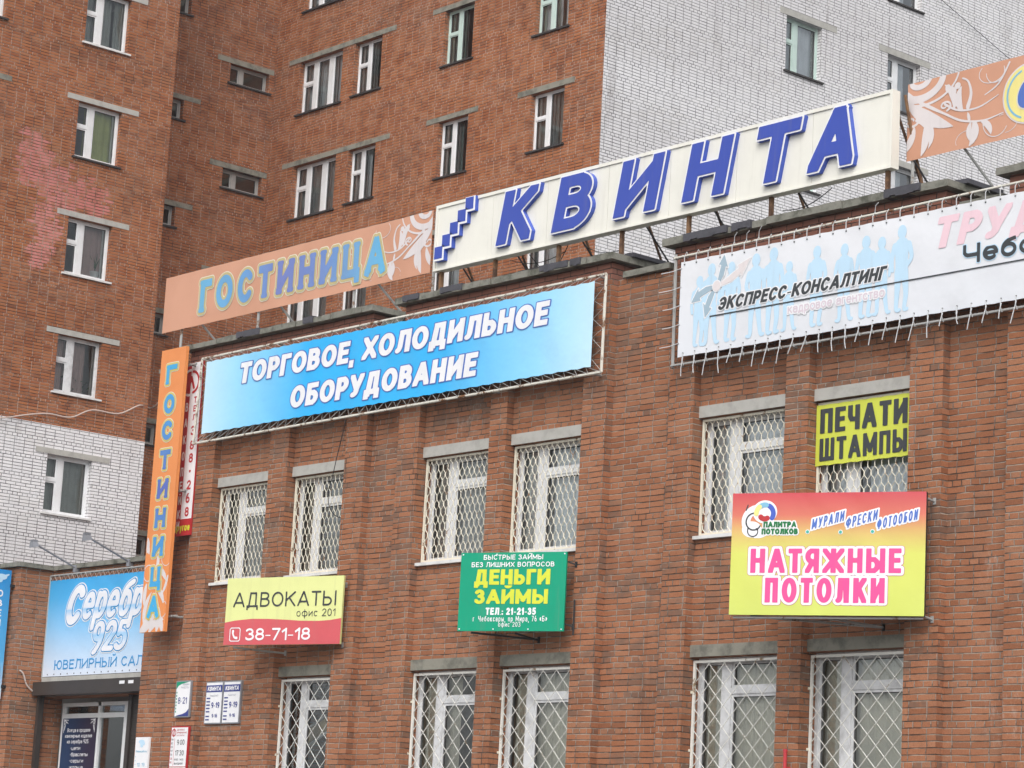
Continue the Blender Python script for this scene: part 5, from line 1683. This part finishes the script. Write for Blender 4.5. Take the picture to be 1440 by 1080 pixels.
for i, d_ in enumerate(('ДЕЛОВЫЕ', 'ЮРИДИЧЕСКИЕ', 'УСЛУГИ')):
    text(b, F5, d_.replace('И', 'И'), (-32.82, 2.205 - i * 0.042, -32.56 - (0.06 if i != 1 else 0), 2.228 - i * 0.042), 0.16, [(0, 0.006, 'phone_red', None)], res=10)
text(b, F5, '388-268', (-32.83, 1.60, -32.60, 1.645), 0.17, [(0, 0.006, 'phone_red', None)], res=14)
b.build('lettering', p3)
b = MB()
field(b, F5, (-32.96, 2.1, -32.83, 2.25), 0.006, [spiral(-32.90, 2.175, 0.05, 0.05, 0, 360, 0.008, 0.008), ('cap', [(-32.9, 2.12, 0.012), (-32.9, 2.23, 0.012)])], [(0, 0.006, 'phone_red')])
b.fbox(F5, -32.87, 1.68, -32.866, 2.09, 0.003, 0.006, 'phone_red')
b.fbox(F5, -32.965, 1.655, -32.535, 1.665, 0.003, 0.006, 'phone_red')
b.build('emblem', p3)
p4 = plaque('hours_plaque', 'small white plaque with pale blue print at the corner of the brick wall', FWp, -34.135, 1.20, -33.755, 2.13, 'white')
b = MB()
field(b, FWp, (-34.1, 1.95, -33.8, 2.11), 0.006, [('ell', -33.96, 2.06, 0.08, 0.03), ('ell', -33.93, 2.03, 0.07, 0.03), ('ell', -33.95, 1.995, 0.04, 0.025)], [(0, 0.006, 'ltblue')])
text(b, FWp, 'Режим работы', (-34.09, 1.895, -33.80, 1.93), 0.14, [(0, 0.006, 'badge_rim', None)], res=12)
text(b, FWp, '10-19', (-34.04, 1.675, -33.83, 1.735), 0.13, [(0, 0.006, 'badge_rim', None)], res=14)
text(b, FWp, '10-17', (-34.02, 1.42, -33.84, 1.47), 0.13, [(0, 0.006, 'badge_rim', None)], res=14)
for i in range(7):
    b.fbox(FWp, -34.105, 1.82 - i * 0.06, -34.095, 1.835 - i * 0.06, 0.003, 0.006, 'badge_rim')
b.build('lettering', p4)

# --- poster inside the shop window
FPo = FY(23.135)
po = thing('shop_poster', 'dark navy poster with white jewellery list behind the shop window glass', 'poster', (-37.38, 23.14, 0.9))
M['navy_print'] = blend2('navy_poster_print', lambda s: s.mix(s.step(s.xyz()[0], -37.95, -36.9), (0.02, 0.05, 0.12), (0.028, 0.022, 0.05)), 0.3)
board('poster_sheet', FPo, po, -37.905, 0.9, -36.855, 2.562, -0.02, 0.0, 'navy_print')
b = MB()
for i, (s_, hw) in enumerate((('Всегда в продаже', 0.36), ('ювелирные изделия', 0.42), ('из серебра 925:', 0.34))):
    text(b, FPo, s_, (-37.38 - hw, 2.33 - i * 0.095, -37.38 + hw, 2.395 - i * 0.095), 0.15, [(0, 0.004, 'white', None)], sp=0.12, res=14)
for i, s_ in enumerate(('•цепи', '•браслеты', '•серьги', '•кольца', '•подвески', '•ложки')):
    text(b, FPo, s_, (-37.60, 2.03 - i * 0.105, -37.60 + 0.075 * len(s_) * 0.82, 2.095 - i * 0.105), 0.15, [(0, 0.004, 'white', None)], sp=0.12, res=14)
b.build('lettering', po)
b = MB()
for cx_, sx_ in ((-37.88, 1), (-36.88, -1)):
    P = [spiral(cx_ + sx_ * 0.05, 2.49, 0.035, 0.02, 0, 400, 0.008, 0.006), ('cap', [(cx_ + sx_ * 0.01, 2.54, 0.008), (cx_ + sx_ * 0.15, 2.53, 0.006)]), ('cap', [(cx_ + sx_ * 0.02, 2.54, 0.008), (cx_ + sx_ * 0.02, 2.32, 0.005)]), ('cap', [(cx_ + sx_ * 0.06, 2.44, 0.012), (cx_ + sx_ * 0.03, 2.36, 0.006)]), ('cap', [(cx_ + sx_ * 0.1, 2.5, 0.01), (cx_ + sx_ * 0.15, 2.47, 0.005)])]
    field(b, FPo, (min(cx_, cx_ + sx_ * 0.2), 2.28, max(cx_, cx_ + sx_ * 0.2), 2.556), 0.007, P, [(0, 0.004, 'white')])
b.build('corner_ornament', po)

# --- cables, pole, pots
def cable(name, label, pts, r, mat, cat='cable'):
    b = MB()
    P = [Vector(p) for p in pts]
    out = []
    for i in range(len(P) - 1):                   # Catmull-Rom through the given points
        p0, p1, p2, p3 = P[max(i - 1, 0)], P[i], P[i + 1], P[min(i + 2, len(P) - 1)]
        for k in range(6):
            t = k / 6
            out.append(0.5 * ((2 * p1) + (p2 - p0) * t + (2 * p0 - 5 * p1 + 4 * p2 - p3) * t * t + (3 * p1 - p0 - 3 * p2 + p3) * t ** 3))
    out.append(P[-1])
    b.tube(out, r, mat, 6)
    return tag(recentre(b.build(name)), label, cat)


cable('wall_cable', 'pale loose cable sagging across the apartment wall where white brick starts', [(-50.52, y, z) for y, z in ((27.3, 9.8), (28.15, 9.88), (28.69, 9.99), (29.3, 10.16), (29.77, 10.25), (30.34, 10.26), (30.89, 10.52), (31.6, 10.55), (32.16, 10.84), (32.6, 10.9))] + [(-44, 29, 10.4), (-34.3, 22.6, 7.6)], 0.016, 'wire_pale')
cable('hanging_cable', 'thin black cable hanging from the blue banner to a barred window', [(-29.063, 22.0, 6.6), (-29.2, 22.0, 6.15), (-29.304, 22.0, 5.778), (-29.368, 22.0, 5.597), (-29.363, 22.02, 5.389), (-29.25, 22.05, 5.24), (-29.12, 22.1, 5.19)], 0.006, 'wire')
cable('overhead_cable', 'thin dark cable crossing the white brick wall at the upper right', [(-40.3, 47.2, 23.45), (-40.3, 48.67, 23.01), (-40.3, 51.37, 22.19), (-40.3, 54, 21.4)], 0.008, 'wire')
cable('lead_cable', 'two-strand pale lead hanging from the pier into the shutter box', [(-38.12, 22.33, 3.31), (-38.1, 22.4, 3.25), (-38.1, 22.48, 3.08), (-38.09, 22.6, 2.98)], 0.014, 'wire_pale')
b = MB()
b.tube([(-20.31, 22.0, GZ), (-20.31, 22.0, 1.80)], 0.022, 'red_paint', 10)
b.tube([(-20.31, 22.0, 1.80), (-20.31, 22.0, 1.83)], 0.028, 'red_paint', 10)
b.box((-20.33, 22.0, 1.6), (-20.29, 22.2, 1.63), 'red_paint')
tag(recentre(b.build('red_pole')), 'thin red pole standing against the pilaster between the lower windows', 'pole')
pt_ = thing('flower_pot', 'white flower pot with upright plant on an apartment window sill', 'plant', (-50.92, 30.93, 13.66))
b = MB()
n = 12
for i in range(n):
    a0, a1 = 2 * math.pi * i / n, 2 * math.pi * (i + 1) / n
    b.face([(-50.92 + r * math.cos(a), 30.86 + r * math.sin(a), z) for r, z, a in ((0.08, 13.68, a0), (0.08, 13.68, a1), (0.12, 13.86, a1), (0.12, 13.86, a0))], 'pot')
b.build('pot', pt_)
b = MB()
for i in range(9):
    a = i * 2.4
    q = [(-50.92, 30.86, 13.84)]
    for t in (0.33, 0.66, 1.0):
        q.append((-50.92 + 0.10 * t * math.cos(a), 30.86 + 0.16 * t * t * math.sin(a), 13.84 + (0.45 - 0.02 * i) * t))
    for p, r_ in zip(range(3), (0.016, 0.02, 0.012)):
        A_, B_v = Vector(q[p]), Vector(q[p + 1])
        s1, s2 = 0.02 * (1 - p / 3) + 0.006, 0.02 * (1 - (p + 1) / 3) + 0.002
        b.face((A_ + Vector((0, -s1, 0)), A_ + Vector((0, s1, 0)), B_v + Vector((0, s2, 0)), B_v + Vector((0, -s2, 0))), 'leaf')
b.build('leaves', pt_)
for (x_, y_, z_, lab) in ((-50.95, 30.55, 10.9, 'low bushy houseplant behind an apartment window, above the sagging cable'),):
    b = MB()
    for i in range(60):
        a, h_ = RNG.random() * 6.28, RNG.random()
        c_ = Vector((x_ + RNG.uniform(-0.08, 0.08), y_ + RNG.uniform(-0.45, 0.45), z_ + h_ * 0.38))
        e1 = Vector((RNG.uniform(-1, 1), RNG.uniform(-1, 1), RNG.uniform(-0.5, 1))).normalized() * 0.07
        e2 = e1.cross(Vector((0.3, 0.5, 0.8))).normalized() * 0.025
        b.face((c_ - e1, c_ + e2, c_ + e1, c_ - e2), 'leaf')
    tag(recentre(b.build('houseplant')), lab, 'plant')
FBd = FY(22.62)
b = MB()
def FQ(u, v, d):
    return FBd(-30.55 + u * 0.92 - v * 0.2, 1.93 + u * 0.40 + v, d)
b.fbox(FQ, 0, 0, 0.75, 0.17, -0.02, 0.0, 'wood')
b.fbox(FQ, 0, -0.05, 0.75, -0.02, -0.02, 0.0, 'white')
b.fbox(FQ, 0, 0.19, 0.75, 0.22, -0.02, 0.0, 'white')
tag(recentre(b.build('leaning_board')), 'tilted wooden board with white edges behind the lower left barred window', 'board')


# ---------------------------------------------------------------- rainy air
b = MB()
b.box((-200, -130, GZ - 1.0), (130, 200, 29.0), 'ground')
hz = b.build('haze')
hz['kind'] = 'stuff'
hm = bpy.data.materials.new('rain_haze')
hm.use_nodes = True
ht = hm.node_tree
ht.nodes.remove(ht.nodes['Principled BSDF'])
pv = ht.nodes.new('ShaderNodeVolumePrincipled')
pv.inputs['Color'].default_value = (0.86, 0.89, 0.93, 1)
pv.inputs['Density'].default_value = 0.0005
ht.links.new(pv.outputs[0], ht.nodes['Material Output'].inputs['Volume'])
hz.data.materials.clear()
hz.data.materials.append(hm)
